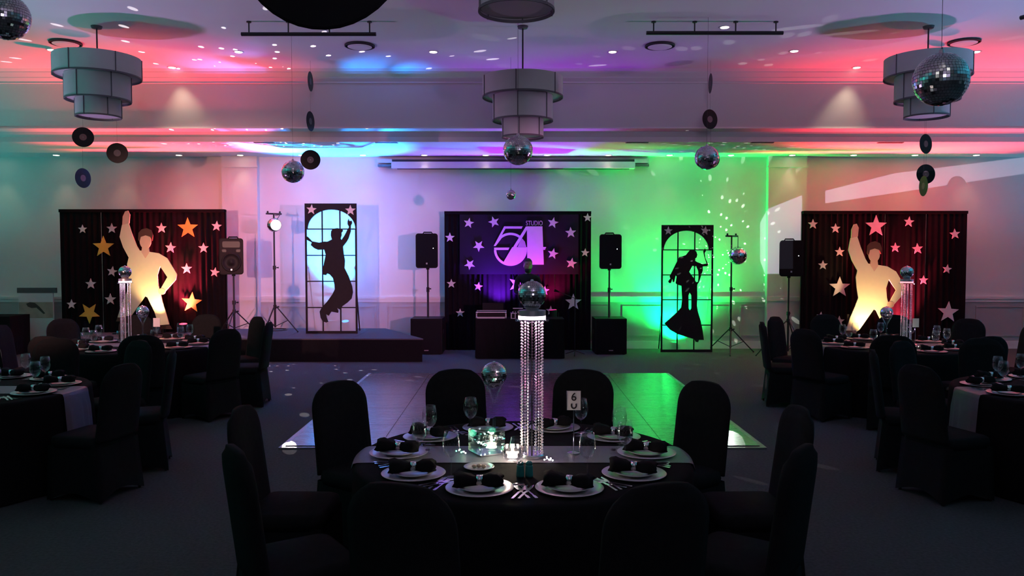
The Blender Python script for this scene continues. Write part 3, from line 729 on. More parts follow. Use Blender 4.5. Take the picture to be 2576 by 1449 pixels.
# ------------------------------------------------------------------ loudspeakers and stands
def rounded_rect(w, h, r, n=5):
    pts = []
    for (cx_, cz_, a0) in ((w/2-r, h/2-r, 0), (-w/2+r, h/2-r, 90), (-w/2+r, -h/2+r, 180), (w/2-r, -h/2+r, 270)):
        for k in range(n+1): a = R(a0 + 90*k/n); pts.append((cx_ + r*math.cos(a), cz_ + r*math.sin(a)))
    return pts
LEDW = M('speaker_led', (0.8, 0.85, 0.9), 0.4, emit=(0.9, 0.95, 1.0), estr=5)
def loudspeaker(px, py, y, label, open_front=False, rz=0):
    x, z = PX(px, py, y); w, h = 0.41, 0.64
    t = thing('loudspeaker', label, 'loudspeaker', (x, y, z - h/2), rz, group='black loudspeakers on poles')
    b = MB(); fr = rounded_rect(w, h, 0.05); bk = rounded_rect(w*0.62, h*0.96, 0.05); n = len(fr)
    b.add([(a, -0.17, c + h/2) for a, c in fr] + [(a, 0.19, c + h/2) for a, c in bk], [tuple(range(n)), tuple(range(n, 2*n))[::-1]] + [(i, n+i, n+(i+1) % n, (i+1) % n) for i in range(n)])
    b.build('cabinet', PLASTIC, t)
    if open_front:
        cone = M('speaker_cone', (0.022, 0.017, 0.019), 0.5, namt=0.2, spec=0.2)
        horn = M('speaker_horn', (0.006, 0.006, 0.007), 0.4)
        bz = M('speaker_face', (0.030, 0.021, 0.024), 0.6, spec=0.2)
        g = MB(); n = 28
        o = MB().lathe([(0.165, 0.0), (0.17, 0.012), (0.15, 0.016), (0.14, 0.004), (0.05, -0.0), (0.04, 0.012), (0.0001, 0.018)], 28)
        o.v = [(a, -0.172 - c, d + 0.215) for a, d, c in o.v]
        o.build('woofer', cone, t, True)
        MB().prism([(a, c + 0.53) for a, c in rounded_rect(0.30, 0.11, 0.03)], -0.176, -0.168).build('horn', horn, t)
        for s in (-1, 1): MB().prism([(a + s*0.12, c + 0.42) for a, c in rounded_rect(0.075, 0.05, 0.022)], -0.176, -0.168).build('port', horn, t)
        MB().prism([(a, c + h/2) for a, c in rounded_rect(w*0.93, h*0.94, 0.045)], -0.1715, -0.169).build('front_baffle', bz, t)
    else:
        MB().prism([(a, c + h/2) for a, c in rounded_rect(w*0.9, h*0.93, 0.04)], -0.178, -0.168).build('grille', GRILLE, t)
    MB().box(0.115, -0.182, 0.36, 0.127, -0.178, 0.372).build('indicator', LEDW if not open_front else PLASTIC, t)
    MB().box(-0.014, -0.182, 0.07, 0.014, -0.178, 0.10).build('badge', ALU, t)
    MB().tube([(-0.09, 0.0, h*0.985), (-0.07, 0, h + 0.025), (0.07, 0, h + 0.025), (0.09, 0, h*0.985)], 0.012).build('handle', PLASTIC, t)
    MB().cyl((0,0,-0.03), (0,0,0.01), 0.03, None, 14).build('pole_socket', PLASTIC, t)
    return (x, y, z - h/2 - 0.03)
def tripod(x, y, z0, ztop, label, name='speaker_stand', spread=0.42, hub=0.42, rz=0.3, group='black tripod stands', cat='stand', ring=False):
    t = thing(name, label, cat, (x, y, z0), rz, group=group)
    H = ztop - z0
    MB().cyl((0,0,0.10), (0,0,H*0.55), 0.019, None, 12).build('lower_pole', METALBLK, t)
    MB().cyl((0,0,H*0.5), (0,0,H), 0.015, None, 12).build('upper_pole', METALBLK, t)
    for zz in (H*0.55, hub): 
        c = MB().cyl((0,0,zz-0.035), (0,0,zz+0.035), 0.03, None, 12).build('collar', METALBLK, t)
        MB().tube([(0.03,0,zz), (0.075,0,zz)], [0.007, 0.016]).build('knob', METALBLK, c)
    for k in range(3):
        a = 2*math.pi*k/3; d = Vector((math.cos(a), math.sin(a), 0))
        l = MB().tube([d*0.03 + Vector((0,0,hub)), d*spread + Vector((0,0,0.014))], 0.011).build('leg', METALBLK, t)
        MB().sphere(d*spread + Vector((0,0,0.014)), 0.014, 8, 6).build('rubber_foot', PLASTIC, l)
        MB().tube([Vector((0,0,0.12)), d*spread*0.55 + Vector((0,0,0.014 + (hub-0.014)*0.45))], 0.007).build('brace', METALBLK, t)
    return t
p = loudspeaker(587, 645, 14.2, 'loudspeaker with bare woofer and horn beside the gold-starred backdrop', True, R(8))
tripod(p[0], p[1], SZ, p[2], 'black tripod stand holding the bare-fronted loudspeaker on the stage', rz=0.5)
p2 = loudspeaker(1076, 631, 14.85, 'loudspeaker with white light on a pole left of the disc jockey backdrop')
p3 = loudspeaker(1533, 633, 14.85, 'loudspeaker with white light on a pole right of the disc jockey backdrop')
p4 = loudspeaker(1985, 650, 14.25, 'loudspeaker against the lilac light patch beside the right backdrop', rz=-0.1)
tripod(p4[0], p4[1], 0, p4[2], 'black tripod stand holding the loudspeaker by the lilac light patch', rz=0.9, spread=0.55, hub=0.65)
def sub_and_pole(p, label, plabel):
    w, h = 0.58, 0.66
    t = thing('subwoofer', label, 'loudspeaker', (p[0], p[1], 0))
    MB().box(-w/2, -0.30, 0.012, w/2, 0.30, h).build('cabinet', PLASTIC, t)
    MB().box(-w/2 + 0.025, -0.312, 0.04, w/2 - 0.025, -0.30, h - 0.03).build('grille', GRILLE, t)
    for a in (-1, 1):
        for b in (-1, 1): MB().cyl((a*0.24, b*0.25, 0), (a*0.24, b*0.25, 0.012), 0.025, None, 10).build('foot', PLASTIC, t)
        MB().box(a*(w/2) - 0.004, -0.08, 0.36, a*(w/2) + 0.004, 0.08, 0.44).build('side_handle', METALBLK, t)
    MB().box(-0.04, -0.316, 0.07, 0.04, -0.312, 0.085).build('badge', ALU, t)
    q = thing('speaker_pole', plabel, 'pole', (p[0], p[1], h))
    MB().cyl((0,0,0), (0,0,(p[2]-h)*0.6), 0.019, None, 12).build('lower_tube', METALBLK, q)
    MB().cyl((0,0,(p[2]-h)*0.6), (0,0,p[2]-h), 0.0155, None, 12).build('upper_tube', METALBLK, q)
    c = MB().cyl((0,0,(p[2]-h)*0.6-0.06), (0,0,(p[2]-h)*0.6+0.03), 0.028, None, 12).build('clamp', METALBLK, q)
    MB().tube([(0.02,0,(p[2]-h)*0.6), (0.06,0,(p[2]-h)*0.6)], [0.007, 0.014]).build('knob', METALBLK, c)
sub_and_pole(p2, 'black subwoofer box at the right end of the stage', 'black pole on the subwoofer beside the stage')
sub_and_pole(p3, 'black subwoofer box right of the disc jockey backdrop', 'black pole on the subwoofer nearest the green wall')

# light stands holding a mirror ball on a cross bar
def ball_stand(px, y, z0, rowtop, bx, by, d, blabel, slabel, spread, hub, base_ring=False):
    x = XX(px, y); zt = ZZ(rowtop, y)
    t = tripod(x, y, z0, zt, slabel, 'light_stand', spread, hub, 0.25, 'light stands with mirror balls')
    bxx, bz = PX(bx, by, y - 0.22)
    arm = MB().box(-0.14, -0.02, zt - z0 - 0.015, 0.14, 0.02, zt - z0 + 0.015).build('cross_bar', METALBLK, t); arm.rotation_euler = (0, 0, 0.3)
    for s in (-1, 1): MB().cyl((s*0.11, 0, zt - z0 + 0.0), (s*0.11, 0, zt - z0 + 0.05), 0.02, 0.014, 10).build('clamp', METALBLK, arm)
    MB().tube([(0, 0, zt - z0), Matrix.Rotation(-0.25, 3, 'Z') @ Vector((bxx - x, -0.22, zt - z0))], 0.008).build('ball_arm', METALBLK, t)
    if base_ring: MB().lathe([(0.20, 0.07), (0.22, 0.06), (0.22, 0.05), (0.20, 0.05)], 28, closed=True).build('base_ring', METALBLK, t)
    b = thing('mirror_ball', blabel, 'mirror ball', (bxx, y - 0.22, bz), group='mirror balls on stands')
    ball_parts(b, d/2, rows=20)
    MB().cyl((0,0,d/2-0.004), (0,0,zt - bz - 0.009), 0.006, None, 8).build('hanger', METALBLK, b)
    return (bxx, y - 0.22, bz)
ba = ball_stand(690, 14.55, SZ, 538, 690, 566, 0.25, 'white-lit mirror ball on the tall stand beside the leaping dancer', 'tall black light stand on the stage beside the leaping dancer', 0.40, 0.48, True)
bb = ball_stand(1840, 14.75, 0.0, 594, 1856, 643, 0.33, 'mirror ball on the stand before the green-lit wall', 'black light stand before the green-lit wall', 0.48, 0.45)

# ------------------------------------------------------------------ DJ corner
YT0, YT1 = 13.95, 14.50
zt = ZZ(803, YT0)
dj = thing('dj_table', 'black cloth-covered disc jockey table below the sign', 'table')
xa, xb = XX(1196, YT0), XX(1420, YT0)
b = MB(); per = []
N = 60
for i in range(N):
    u = i / N * 4; s = int(u); f = u - s
    c = [(xa, YT0), (xb, YT0), (xb, YT1), (xa, YT1)]
    p0, p1_ = c[s], c[(s+1) % 4]
    per.append((p0[0] + (p1_[0]-p0[0])*f, p0[1] + (p1_[1]-p0[1])*f))
cxm, cym = (xa+xb)/2, (YT0+YT1)/2
vs = []
for (px_, py_) in per: vs.append((px_, py_, zt))
for i, (px_, py_) in enumerate(per):
    k = 1 + 0.02*math.sin(i*1.9); vs.append((cxm + (px_-cxm)*k, cym + (py_-cym)*(1 + 0.05*math.sin(i*1.9)), 0.01))
b.add(vs, [(i, N+i, N+(i+1) % N, (i+1) % N) for i in range(N)] + [tuple(range(N))])
b.build('tablecloth', BLACKCLOTH, dj)
fc = thing('flight_case', 'black equipment case with silver edges on the disc jockey table', 'case', (XX(1236, 14.15), 14.2, zt + 0.006))
w, h, d = 0.54, 0.115, 0.34
MB().box(-w/2 + 0.008, -d/2 + 0.008, 0.004, w/2 - 0.008, d/2 - 0.008, h).build('body', FRAMEBLK, fc)
for s in (0, 1):
    z0 = 0.0 if s == 0 else h - 0.012
    MB().box(-w/2, -d/2, z0, w/2, -d/2 + 0.012, z0 + 0.028 - 0.012*s).build('edge_strip', ALU, fc); MB().box(-w/2, d/2 - 0.012, z0, w/2, d/2, z0 + 0.02).build('edge_strip', ALU, fc)
    xx = -w/2 if s == 0 else w/2 - 0.02
    MB().box(xx, -d/2, 0.028, xx + 0.02, -d/2 + 0.012, h - 0.012).build('edge_strip', ALU, fc)
    for c in (0, 1): MB().sphere((-w/2 + 0.015 if s == 0 else w/2 - 0.015, -d/2 + 0.004, 0.015 if c == 0 else h - 0.012), 0.02, 8, 6).build('corner_ball', ALU, fc)
lp = thing('laptop', 'open black laptop behind the silver-edged case', 'laptop', (XX(1240, 14.4), 14.44, zt))
MB().box(-0.17, -0.05, 0.0, 0.17, 0.04, 0.018).build('base', PLASTIC, lp)
MB().prism([(a, c) for a, c in ((-0.19, 0.015), (0.19, 0.015), (0.19, 0.26), (-0.19, 0.26))], -0.06, -0.05).build('screen_lid', PLASTIC, lp)
mc = thing('mixer', 'small mixing desk with silver rim on the disc jockey table', 'mixer', (XX(1300, 14.15), 14.2, zt))
MB().box(-0.12, -0.13, 0, 0.12, 0.13, 0.10).build('body', PLASTIC, mc)
MB().box(-0.105, -0.135, 0.01, -0.09, -0.13, 0.09).build('front_rim', ALU, mc); MB().box(-0.105, -0.135, 0.09, 0.0, -0.13, 0.10).build('front_rim', ALU, mc); MB().box(-0.105, -0.135, 0.0, -0.02, -0.13, 0.01).build('front_rim', ALU, mc); MB().box(-0.035, -0.135, 0.01, -0.02, -0.13, 0.09).build('front_rim', ALU, mc)
for k in range(4): MB().cyl((-0.07 + k*0.045, 0, 0.10), (-0.07 + k*0.045, 0, 0.118), 0.011, None, 10).build('knob', ALU, mc)
MB().box(-0.06, 0.05, 0.10, 0.10, 0.12, 0.165).build('raised_panel', PLASTIC, mc); MB().box(-0.07, 0.045, 0.165, 0.11, 0.055, 0.178).build('panel_edge', ALU, mc)
par_can(XX(1252, 15.0), 15.0, 0.0, (XX(1275, 15.2), 15.15, 2.6), (0.20, 0.015, 1.0), 640, 'small blue uplight on a post behind the disc jockey table', 125, 0.8, 0.62)
par_can(XX(1392, 15.0), 15.0, 0.0, (XX(1372, 15.2), 15.13, 2.6), (1.0, 0.01, 0.24), 170, 'small red uplight on a post behind the disc jockey', 115, 0.8, 0.62)
# microphone stand
xm, ym = GG(1446, 893, 0)
ms = thing('microphone_stand', 'thin black boom microphone stand right of the disc jockey table', 'stand', (xm, ym, 0))
MB().cyl((0,0,0.05), (0,0,1.05), 0.009, None, 8).build('pole', METALBLK, ms)
for k in range(3):
    a = 2*math.pi*k/3 + 0.4; MB().tube([(0,0,0.08), (0.20*math.cos(a), 0.20*math.sin(a), 0.01)], 0.008).build('leg', METALBLK, ms)
MB().tube([(0.05,0,1.02), (-0.30,-0.05,1.16)], 0.006).build('boom', METALBLK, ms)
MB().tube([(-0.30,-0.05,1.16), (-0.38,-0.06,1.19)], [0.012, 0.024]).build('microphone', GRILLE, ms)

# the disc jockey: one skinned body
def person(loc, rz):
    t = thing('person', 'person in dark clothes with crossed arms standing behind the table', 'person', loc, rz)
    V = []; E = []; RD = []
    def v(x, y, z, r, par=None):
        V.append((x, y, z)); RD.append(r if isinstance(r, tuple) else (r, r)); i = len(V) - 1
        if par is not None: E.append((par, i))
        return i
    pel = v(0, 0, 0.95, (0.155, 0.115)); wai = v(0, 0, 1.10, (0.145, 0.105), pel); che = v(0, -0.01, 1.28, (0.17, 0.115), wai); shb = v(0, 0, 1.40, (0.13, 0.09), che)
    nk = v(0, -0.005, 1.48, 0.055, shb); nk2 = v(0, -0.02, 1.535, 0.052, nk)
    for s in (-1, 1):
        sh = v(s*0.185, 0, 1.395, 0.068, shb); el = v(s*0.24, -0.06, 1.13, 0.048, sh); fa = v(s*0.10, -0.20, 1.16 + 0.03*s, 0.042, el); wr = v(-s*0.06, -0.215, 1.21 + 0.02*s, 0.032, fa)
        hp = v(s*0.095, 0, 0.88, 0.092, pel); kn = v(s*0.11, -0.02, 0.48, 0.062, hp); an = v(s*0.115, 0.02, 0.09, 0.045, kn); to = v(s*0.125, -0.15, 0.045, 0.038, an)
    me = bpy.data.meshes.new('body'); me.from_pydata(V, E, [])
    o = bpy.data.objects.new('body', me); COL.objects.link(o)
    o.modifiers.new('skin', 'SKIN')
    for i, sv in enumerate(me.skin_vertices[0].data): sv.radius = RD[i]; sv.use_root = (i == 0)
    sb = o.modifiers.new('sub', 'SUBSURF'); sb.levels = 2; sb.render_levels = 2
    dg = bpy.context.evaluated_depsgraph_get(); dg.update()
    m2 = bpy.data.meshes.new_from_object(o.evaluated_get(dg)); bpy.data.objects.remove(o)
    cloth = M('dark_shirt', (0.016, 0.015, 0.018), 0.85, namt=0.2, spec=0.15); skin = M('skin', (0.30, 0.17, 0.13), 0.55, namt=0.06); hair = M('dark_hair', (0.012, 0.009, 0.008), 0.7)
    m2.materials.clear(); m2.materials.append(cloth); m2.materials.append(skin)
    for p in m2.polygons:
        p.use_smooth = True
        c = p.center
        if c.z > 1.485 and abs(c.x) < 0.09: p.material_index = 1
        elif c.y < -0.17 and 1.10 < c.z < 1.28 and abs(c.x) < 0.19: p.material_index = 1
    obj('body', m2, t)
    # head shaped from a sphere: jaw, brow, nose, lips, ears
    b = MB().sphere((0, 0, 0), 1, 28, 22); vs = []
    for (x, y, z) in b.v:
        X = x*0.076; Y = y*0.098; Z = z*0.125
        if z < -0.1: X *= 1 + 0.22*(z + 0.1); Y = Y*(1 + 0.18*(z+0.1)) - 0.008*(-z)
        if y < 0:
            Y += 0.006*math.exp(-((abs(x)-0.35)/0.16)**2 - ((z-0.06)/0.10)**2)
            Y -= 0.020*math.exp(-(x/0.14)**2 - ((z+0.16)/0.13)**2) + 0.012*math.exp(-(x/0.10)**2 - ((z-0.0)/0.18)**2)
            Y -= 0.007*math.exp(-(x/0.30)**2 - ((z+0.45)/0.08)**2)
        vs.append((X, Y - 0.025, Z + 1.63))
    b.v = vs
    hd = b.build('head', skin, t, True)
    for s in (-1, 1):
        MB().sphere((s*0.077, -0.012, 1.625), 0.03, 10, 8, (0.35, 0.7, 1.0)).build('ear', skin, hd, True)
        MB().sphere((s*0.027, -0.112, 1.638), 0.011, 10, 8).build('eye', M('eye_white', (0.35, 0.33, 0.32), 0.3), hd, True)
        MB().box(s*0.029 - 0.017, -0.123, 1.660, s*0.029 + 0.017, -0.112, 1.667).build('eyebrow', hair, hd)
    hb = MB().sphere((0, 0, 0), 1, 24, 16)
    hb.v = [(x*0.083, y*0.106 - 0.015 + (0.02 if z < 0.35 else 0), z*0.10 + 1.672) for x, y, z in hb.v]
    keep = [f for f in hb.f if all(not (hb.v[i][1] < -0.045 and hb.v[i][2] < 1.70) and hb.v[i][2] > 1.60 for i in f)]
    hb.f = keep; hb.build('hair', hair, t, True)
    bd = MB().sphere((0, 0, 0), 1, 20, 12); bd.v = [(x*0.066, y*0.085 - 0.036, z*0.062 + 1.552) for x, y, z in bd.v]
    bd.f = [f for f in bd.f if all(bd.v[i][1] < -0.02 for i in f)]
    bd.build('beard', hair, t, True)
    # hands with five fingers resting on the opposite forearms
    for s in (-1, 1):
        base = Vector((-s*0.06, -0.215, 1.21 + 0.02*s)); dr = Vector((-s*1, 0.05, 0.25)).normalized(); up = Vector((0, -0.2, 1)).normalized()
        h = MB().tube([base, base + dr*0.04, base + dr*0.085], [0.028, 0.036, 0.032], 10)
        for k in range(4):
            o_ = base + dr*0.08 + up*(0.027 - 0.018*k); ln = (0.062, 0.072, 0.068, 0.05)[k]
            h.tube([o_, o_ + dr*ln*0.5 + Vector((0, -0.004, 0)), o_ + dr*ln*0.85 + Vector((0, 0.016, 0))], [0.0095, 0.009, 0.007], 8)
        o_ = base + dr*0.025 + up*0.028
        h.tube([o_, o_ + dr*0.025 + up*0.022, o_ + dr*0.05 + up*0.034], [0.011, 0.010, 0.008], 8)
        h.build('hand', skin, t, True)
xd = XX(1328, 14.78)
person((xd, 14.80, 0), 0.1)

# ------------------------------------------------------------------ display board at far left
yb = 15.15
dbd = thing('display_board', 'white display board with a small picture, left of the gold-starred backdrop', 'display board')
xa, zb = PX(49, 860, yb); xb, zt_ = PX(133, 737, yb)
MB().box(xa, yb, zb, xb, yb + 0.03, zt_).build('board', CARD, dbd)
MB().box(xa - 0.02, yb - 0.005, zt_, xb + 0.06, yb + 0.04, ZZ(724, yb)).build('top_rail', RIBS, dbd)
PIC = M('faded_photo_print', (0.40, 0.33, 0.27), 0.6, namt=0.5, nscale=5)
MB().box(xa + 0.005, yb - 0.003, ZZ(800, yb), xb - 0.005, yb, ZZ(760, yb)).build('picture', PIC, dbd)
obj('picture_shape', poly_mesh('picture_shape', [[PX(a, b_, yb) for a, b_ in ((66, 764), (76, 760), (88, 762), (100, 772), (114, 788), (110, 790), (92, 774), (80, 775), (70, 771))]], 0.005, M('print_dark', (0.06, 0.05, 0.045), 0.7)), dbd, (0, yb, 0))
for xx in (xa + 0.1, xb - 0.1):
    MB().box(xx - 0.02, yb - 0.02, 0, xx + 0.02, yb + 0.05, zb).build('leg', RIBS, dbd)
MB().box(xa, yb - 0.15, 0, xb, yb + 0.18, 0.02).build('foot_plate', RIBS, dbd)

# ================================================================== TABLES
TABS = [((0.058, 4.29), 'the number six table', 'number six'), ((-4.48, 9.52), 'the gold-starred backdrop table', 'gold star'), ((-4.40, 6.35), 'the left edge table', 'left edge'),
        ((4.58, 9.52), 'the red-lit backdrop table', 'red backdrop'), ((4.53, 6.32), 'the right edge table', 'right edge')]
TR, TH_ = 0.90, 0.75
ANG = [18, 54, 90, 126, 162, -162, -126, -90, -54, -18]
SEAT = {18: 'far side right', 54: 'far right corner', 90: 'right end', 126: 'near right corner', 162: 'near side right', -18: 'far side left', -54: 'far left corner', -90: 'left end', -126: 'near left corner', -162: 'near side left'}

# draped cloth
def cloth_mesh():
    b = MB(); n = 144; prof = [(0.0001, 0), (0.45, 0), (0.86, 0), (0.893, -0.004), (0.905, -0.02), (0.910, -0.12), (0.917, -0.38), (0.928, -0.738)]
    for k, (r, z) in enumerate(prof):
        for i in range(n):
            a = 2*math.pi*i/n; amp = max(0, (k - 4)) / 3
            rr = r + amp*0.020*math.sin(a*14 + 0.6*math.sin(a*3)) * (0.7 + 0.3*math.sin(a*5))
            b.v.append((rr*math.cos(a), rr*math.sin(a), TH_ + z))
    for k in range(len(prof)-1):
        for i in range(n): b.f.append((k*n+i, k*n+(i+1) % n, (k+1)*n+(i+1) % n, (k+1)*n+i))
    return b.mesh('tablecloth', BLACKCLOTH, True)
def runner_mesh(drop=0.33):
    # flat over the top, bent over the round edge, hanging at both ends
    b = MB(); wy = 0.18; NJ = 9
    ends = [(0.985, 0.0022), (1.008, -0.004), (1.0185, -0.03), (1.022, -0.06)] + ([(1.03, -0.15), (1.045, -drop)] if drop > 0.1 else [])
    rows = [(-k, dz) for k, dz in reversed(ends)] + [(u/10, 0.0035) for u in range(-9, 10)] + ends
    for (k, dz) in rows:
        for j in range(NJ):
            yy = -wy + 2*wy*j/(NJ-1); ed = math.sqrt(0.90**2 - yy*yy)
            w = 0.012*math.sin(j*1.3) if dz < -0.1 else 0
            b.v.append((ed*k + math.copysign(w, k)*(1 if w else 0), yy, TH_ + dz))
    for r in range(len(rows)-1):
        for j in range(NJ-1): b.f.append((r*NJ+j, r*NJ+j+1, (r+1)*NJ+j+1, (r+1)*NJ+j))
    return b.mesh('table_runner', SEQUIN, True)
CLOTH = cloth_mesh(); RUN = runner_mesh(); RUN0 = runner_mesh(0.06)
TTOP = MB().lathe([(0.0001, TH_ - 0.03), (0.885, TH_ - 0.03), (0.885, TH_ - 0.006), (0.0001, TH_ - 0.006)], 48).mesh('tabletop', M('table_ply', (0.3, 0.22, 0.15), 0.6))
TPED = MB().lathe([(0.30, 0.0), (0.30, 0.03), (0.05, 0.06), (0.04, TH_ - 0.031)], 20).mesh('pedestal', METALBLK)
for (c, lab, short) in TABS:
    t = thing('round_table', 'round black-clothed banquet table, ' + lab, 'table', (c[0], c[1], 0), group='round banquet tables')
    obj('tablecloth', CLOTH, t); obj('tabletop', TTOP, t); obj('pedestal', TPED, t)
    r = obj('table_runner', RUN0 if short == 'number six' else RUN, None, (c[0], c[1], 0)); tag(r, 'silver sequin runner across ' + lab, 'table runner', 'silver table runners')

# ------------------------------------------------------------------ chair with stretch cover
def chair_proto():
    t = thing('banquet_chair', 'x', 'chair', group='black covered banquet chairs')
    b = MB(); rows = 22; n = 10
    def yc(z): return -0.20 - (0.13*(z - 0.45) if z > 0.45 else 0.10*(0.45 - z))
    def hw(z):
        if z < 0.45: return 0.225 + 0.03*(0.45 - z)
        if z < 0.84: return 0.225 - 0.01*(z - 0.45)
        u = (z - 0.84)/0.17; return 0.221 * math.sqrt(max(0.0, 1 - 0.80*u**2.2))
    zs = [0.45 + (1.0 - 0.45)*k/rows for k in range(rows+1)]
    for side in (-1, 1):
        for z in zs:
            w = hw(z)
            for i in range(n+1):
                u = -1 + 2*i/n
                arch = 1.0 if z < 0.84 else 1.0
                th = 0.034*(1 - 0.75*abs(u)**6) * (1.0 if z < 0.96 else 0.55)
                zz = z + (0.012*(1 - u*u) if z > 0.9 else 0)
                b.v.append((u*w, yc(z) - 0.012*(1-u*u) + side*th, zz))
    st = (rows+1)*(n+1)
    for s in range(2):
        for k in range(rows):
            for i in range(n): b.f.append((s*st + k*(n+1)+i, s*st + k*(n+1)+i+1, s*st + (k+1)*(n+1)+i+1, s*st + (k+1)*(n+1)+i))
    for k in range(rows):
        for i in (0, n): b.f.append((k*(n+1)+i, (k+1)*(n+1)+i, st+(k+1)*(n+1)+i, st+k*(n+1)+i))
    for k in (0, rows):
        for i in range(n): b.f.append((k*(n+1)+i, k*(n+1)+i+1, st+k*(n+1)+i+1, st+k*(n+1)+i))
    b.build('backrest', COVER, t, True)
    s = MB(); pts = rounded_rect(0.45, 0.42, 0.06, 5); n = len(pts)
    lay = [(1.0, 0.40), (1.02, 0.44), (0.99, 0.475), (0.90, 0.487)]
    for k, (sc, z) in enumerate(lay):
        for (a, c) in pts: s.v.append((a*sc, c*sc + 0.005, z))
    for k in range(len(lay)-1):
        for i in range(n): s.f.append((k*n+i, k*n+(i+1) % n, (k+1)*n+(i+1) % n, (k+1)*n+i))
    s.f.append(tuple(range((len(lay)-1)*n, len(lay)*n))); s.f.append(tuple(range(n))[::-1])
    s.build('seat', COVER, t, True)
    k_ = MB(); pts = []
    cs = [(-0.225, -0.205), (0.225, -0.205), (0.225, 0.215), (-0.225, 0.215)]
    for e in range(4):
        for j in range(8):
            f = j/8; a, c = cs[e], cs[(e+1) % 4]; pts.append((a[0]+(c[0]-a[0])*f, a[1]+(c[1]-a[1])*f, f))
    n = len(pts)
    for lv in range(4):
        u = lv/3
        for (x, y, f) in pts:
            zb = 0.006 + 0.06*math.sin(math.pi*f)
            z = 0.42 + (zb - 0.42)*u; sc = 1 + 0.05*u - 0.10*math.sin(math.pi*f)*math.sin(math.pi*u*0.5)*0.6
            k_.v.append((x*sc, (y-0.02)*sc + 0.02 - (0.03*u if y < -0.1 else 0), z))
    for lv in range(3):
        for i in range(n): k_.f.append((lv*n+i, lv*n+(i+1) % n, (lv+1)*n+(i+1) % n, (lv+1)*n+i))
    k_.build('cover_skirt', COVER, t, True)
    for (x, y) in ((-0.215, -0.222), (0.215, -0.222), (0.215, 0.205), (-0.215, 0.205)):
        MB().cyl((x, y, 0), (x*0.9, y*0.85, 0.40), 0.011, 0.011, 8).build('leg', METALBLK, t)
    return t
proto = chair_proto(); first = True
RC = 1.215
offs = {0: 0, 1: -8, 2: 14, 3: 8, 4: -14}
for ti, (c, lab, short) in enumerate(TABS):
    for a in ANG:
        aa = R(a + offs[ti]); rr = RC + random.uniform(-0.01, 0.05)
        x, y = c[0] + rr*math.sin(aa), c[1] + rr*math.cos(aa)
        if abs(x) > 0.70*y + 0.9 or (ti in (2, 4) and abs(a) in (126, 162)): continue
        rz = math.pi - aa + random.uniform(-0.05, 0.05)
        l = 'black covered chair, %s seat of %s' % (SEAT[a], lab)
        if first:
            proto.location = (x, y, 0); proto.rotation_euler = (0, 0, rz); proto['label'] = l; first = False
        else: dup(proto, (x, y, 0), rz, l)

# ------------------------------------------------------------------ place settings
ZT = TH_ + 0.001
CHG = MB().lathe([(0.0001, 0.002), (0.095, 0.002), (0.105, 0.006), (0.158, 0.013), (0.160, 0.011), (0.107, 0.001), (0.0001, 0.0)], 40).mesh('charger_plate', SILVER, True)
PLT = MB().lathe([(0.0001, 0.004), (0.055, 0.004), (0.064, 0.008), (0.100, 0.017), (0.101, 0.015), (0.066, 0.002), (0.0001, 0.0)], 36).mesh('dinner_plate', CHINA, True)
def glass_parts():
    bowl = MB().lathe([(0.004, 0.098), (0.018, 0.104), (0.034, 0.122), (0.0425, 0.15), (0.041, 0.185), (0.033, 0.226), (0.0318, 0.226), (0.0395, 0.185), (0.041, 0.15), (0.033, 0.124), (0.017, 0.107), (0.0001, 0.103)], 28)
    stem = MB().lathe([(0.0045, 0.006), (0.0032, 0.03), (0.0032, 0.085), (0.005, 0.1)], 10)
    foot = MB().lathe([(0.0001, 0.0), (0.034, 0.0), (0.034, 0.0015), (0.012, 0.004), (0.0001, 0.006)], 24)
    return bowl.mesh('bowl', GLASS, True), stem.mesh('stem', GLASS, True), foot.mesh('foot', GLASS, True)
GB, GS, GF = glass_parts()
def napkin_parts():
    b = MB()
    rnd = random.Random(5)
    n = 16; ks = [(-0.115, 0.052, 0.034), (-0.09, 0.060, 0.040), (-0.05, 0.044, 0.032), (-0.02, 0.020, 0.020), (0.0, 0.017, 0.018), (0.02, 0.020, 0.020), (0.05, 0.042, 0.032), (0.085, 0.055, 0.036), (0.105, 0.046, 0.022)]
    for (x, ry, rz) in ks:
        for i in range(n):
            a = 2*math.pi*i/n; w = 1 + 0.14*math.sin(a*5 + x*40)
            b.v.append((x + 0.01*math.sin(a*3), ry*math.cos(a)*w, max(0.0, 0.020 + rz*math.sin(a)*w)))
    for k in range(len(ks)-1):
        for i in range(n): b.f.append((k*n+i, k*n+(i+1) % n, (k+1)*n+(i+1) % n, (k+1)*n+i))
    b.f += [tuple(range(n))[::-1], tuple(range((len(ks)-1)*n, len(ks)*n))]
    cl = b.mesh('folded_cloth', NAPKIN, True)
    r = MB()
    n = 20
    ring = MB().lathe([(0.0215, -0.014), (0.0235, -0.014), (0.0235, 0.014), (0.0215, 0.014)], n, closed=True)
    ring.v = [(z, x, y + 0.0235) for x, y, z in ring.v]
    return cl, ring.mesh('napkin_ring', CHROME, True)
NC, NR = napkin_parts()
def fork_mesh():
    b = MB(); b.box(-0.004, -0.10, 0.0, 0.004, 0.03, 0.003); b.box(-0.007, -0.10, 0, 0.007, -0.06, 0.0035)
    b.box(-0.012, 0.03, 0.001, 0.012, 0.05, 0.004)
    for k in range(4): b.box(-0.012 + k*0.0068, 0.05, 0.001, -0.012 + k*0.0068 + 0.0036, 0.098, 0.004)
    return b.mesh('fork', STEEL)
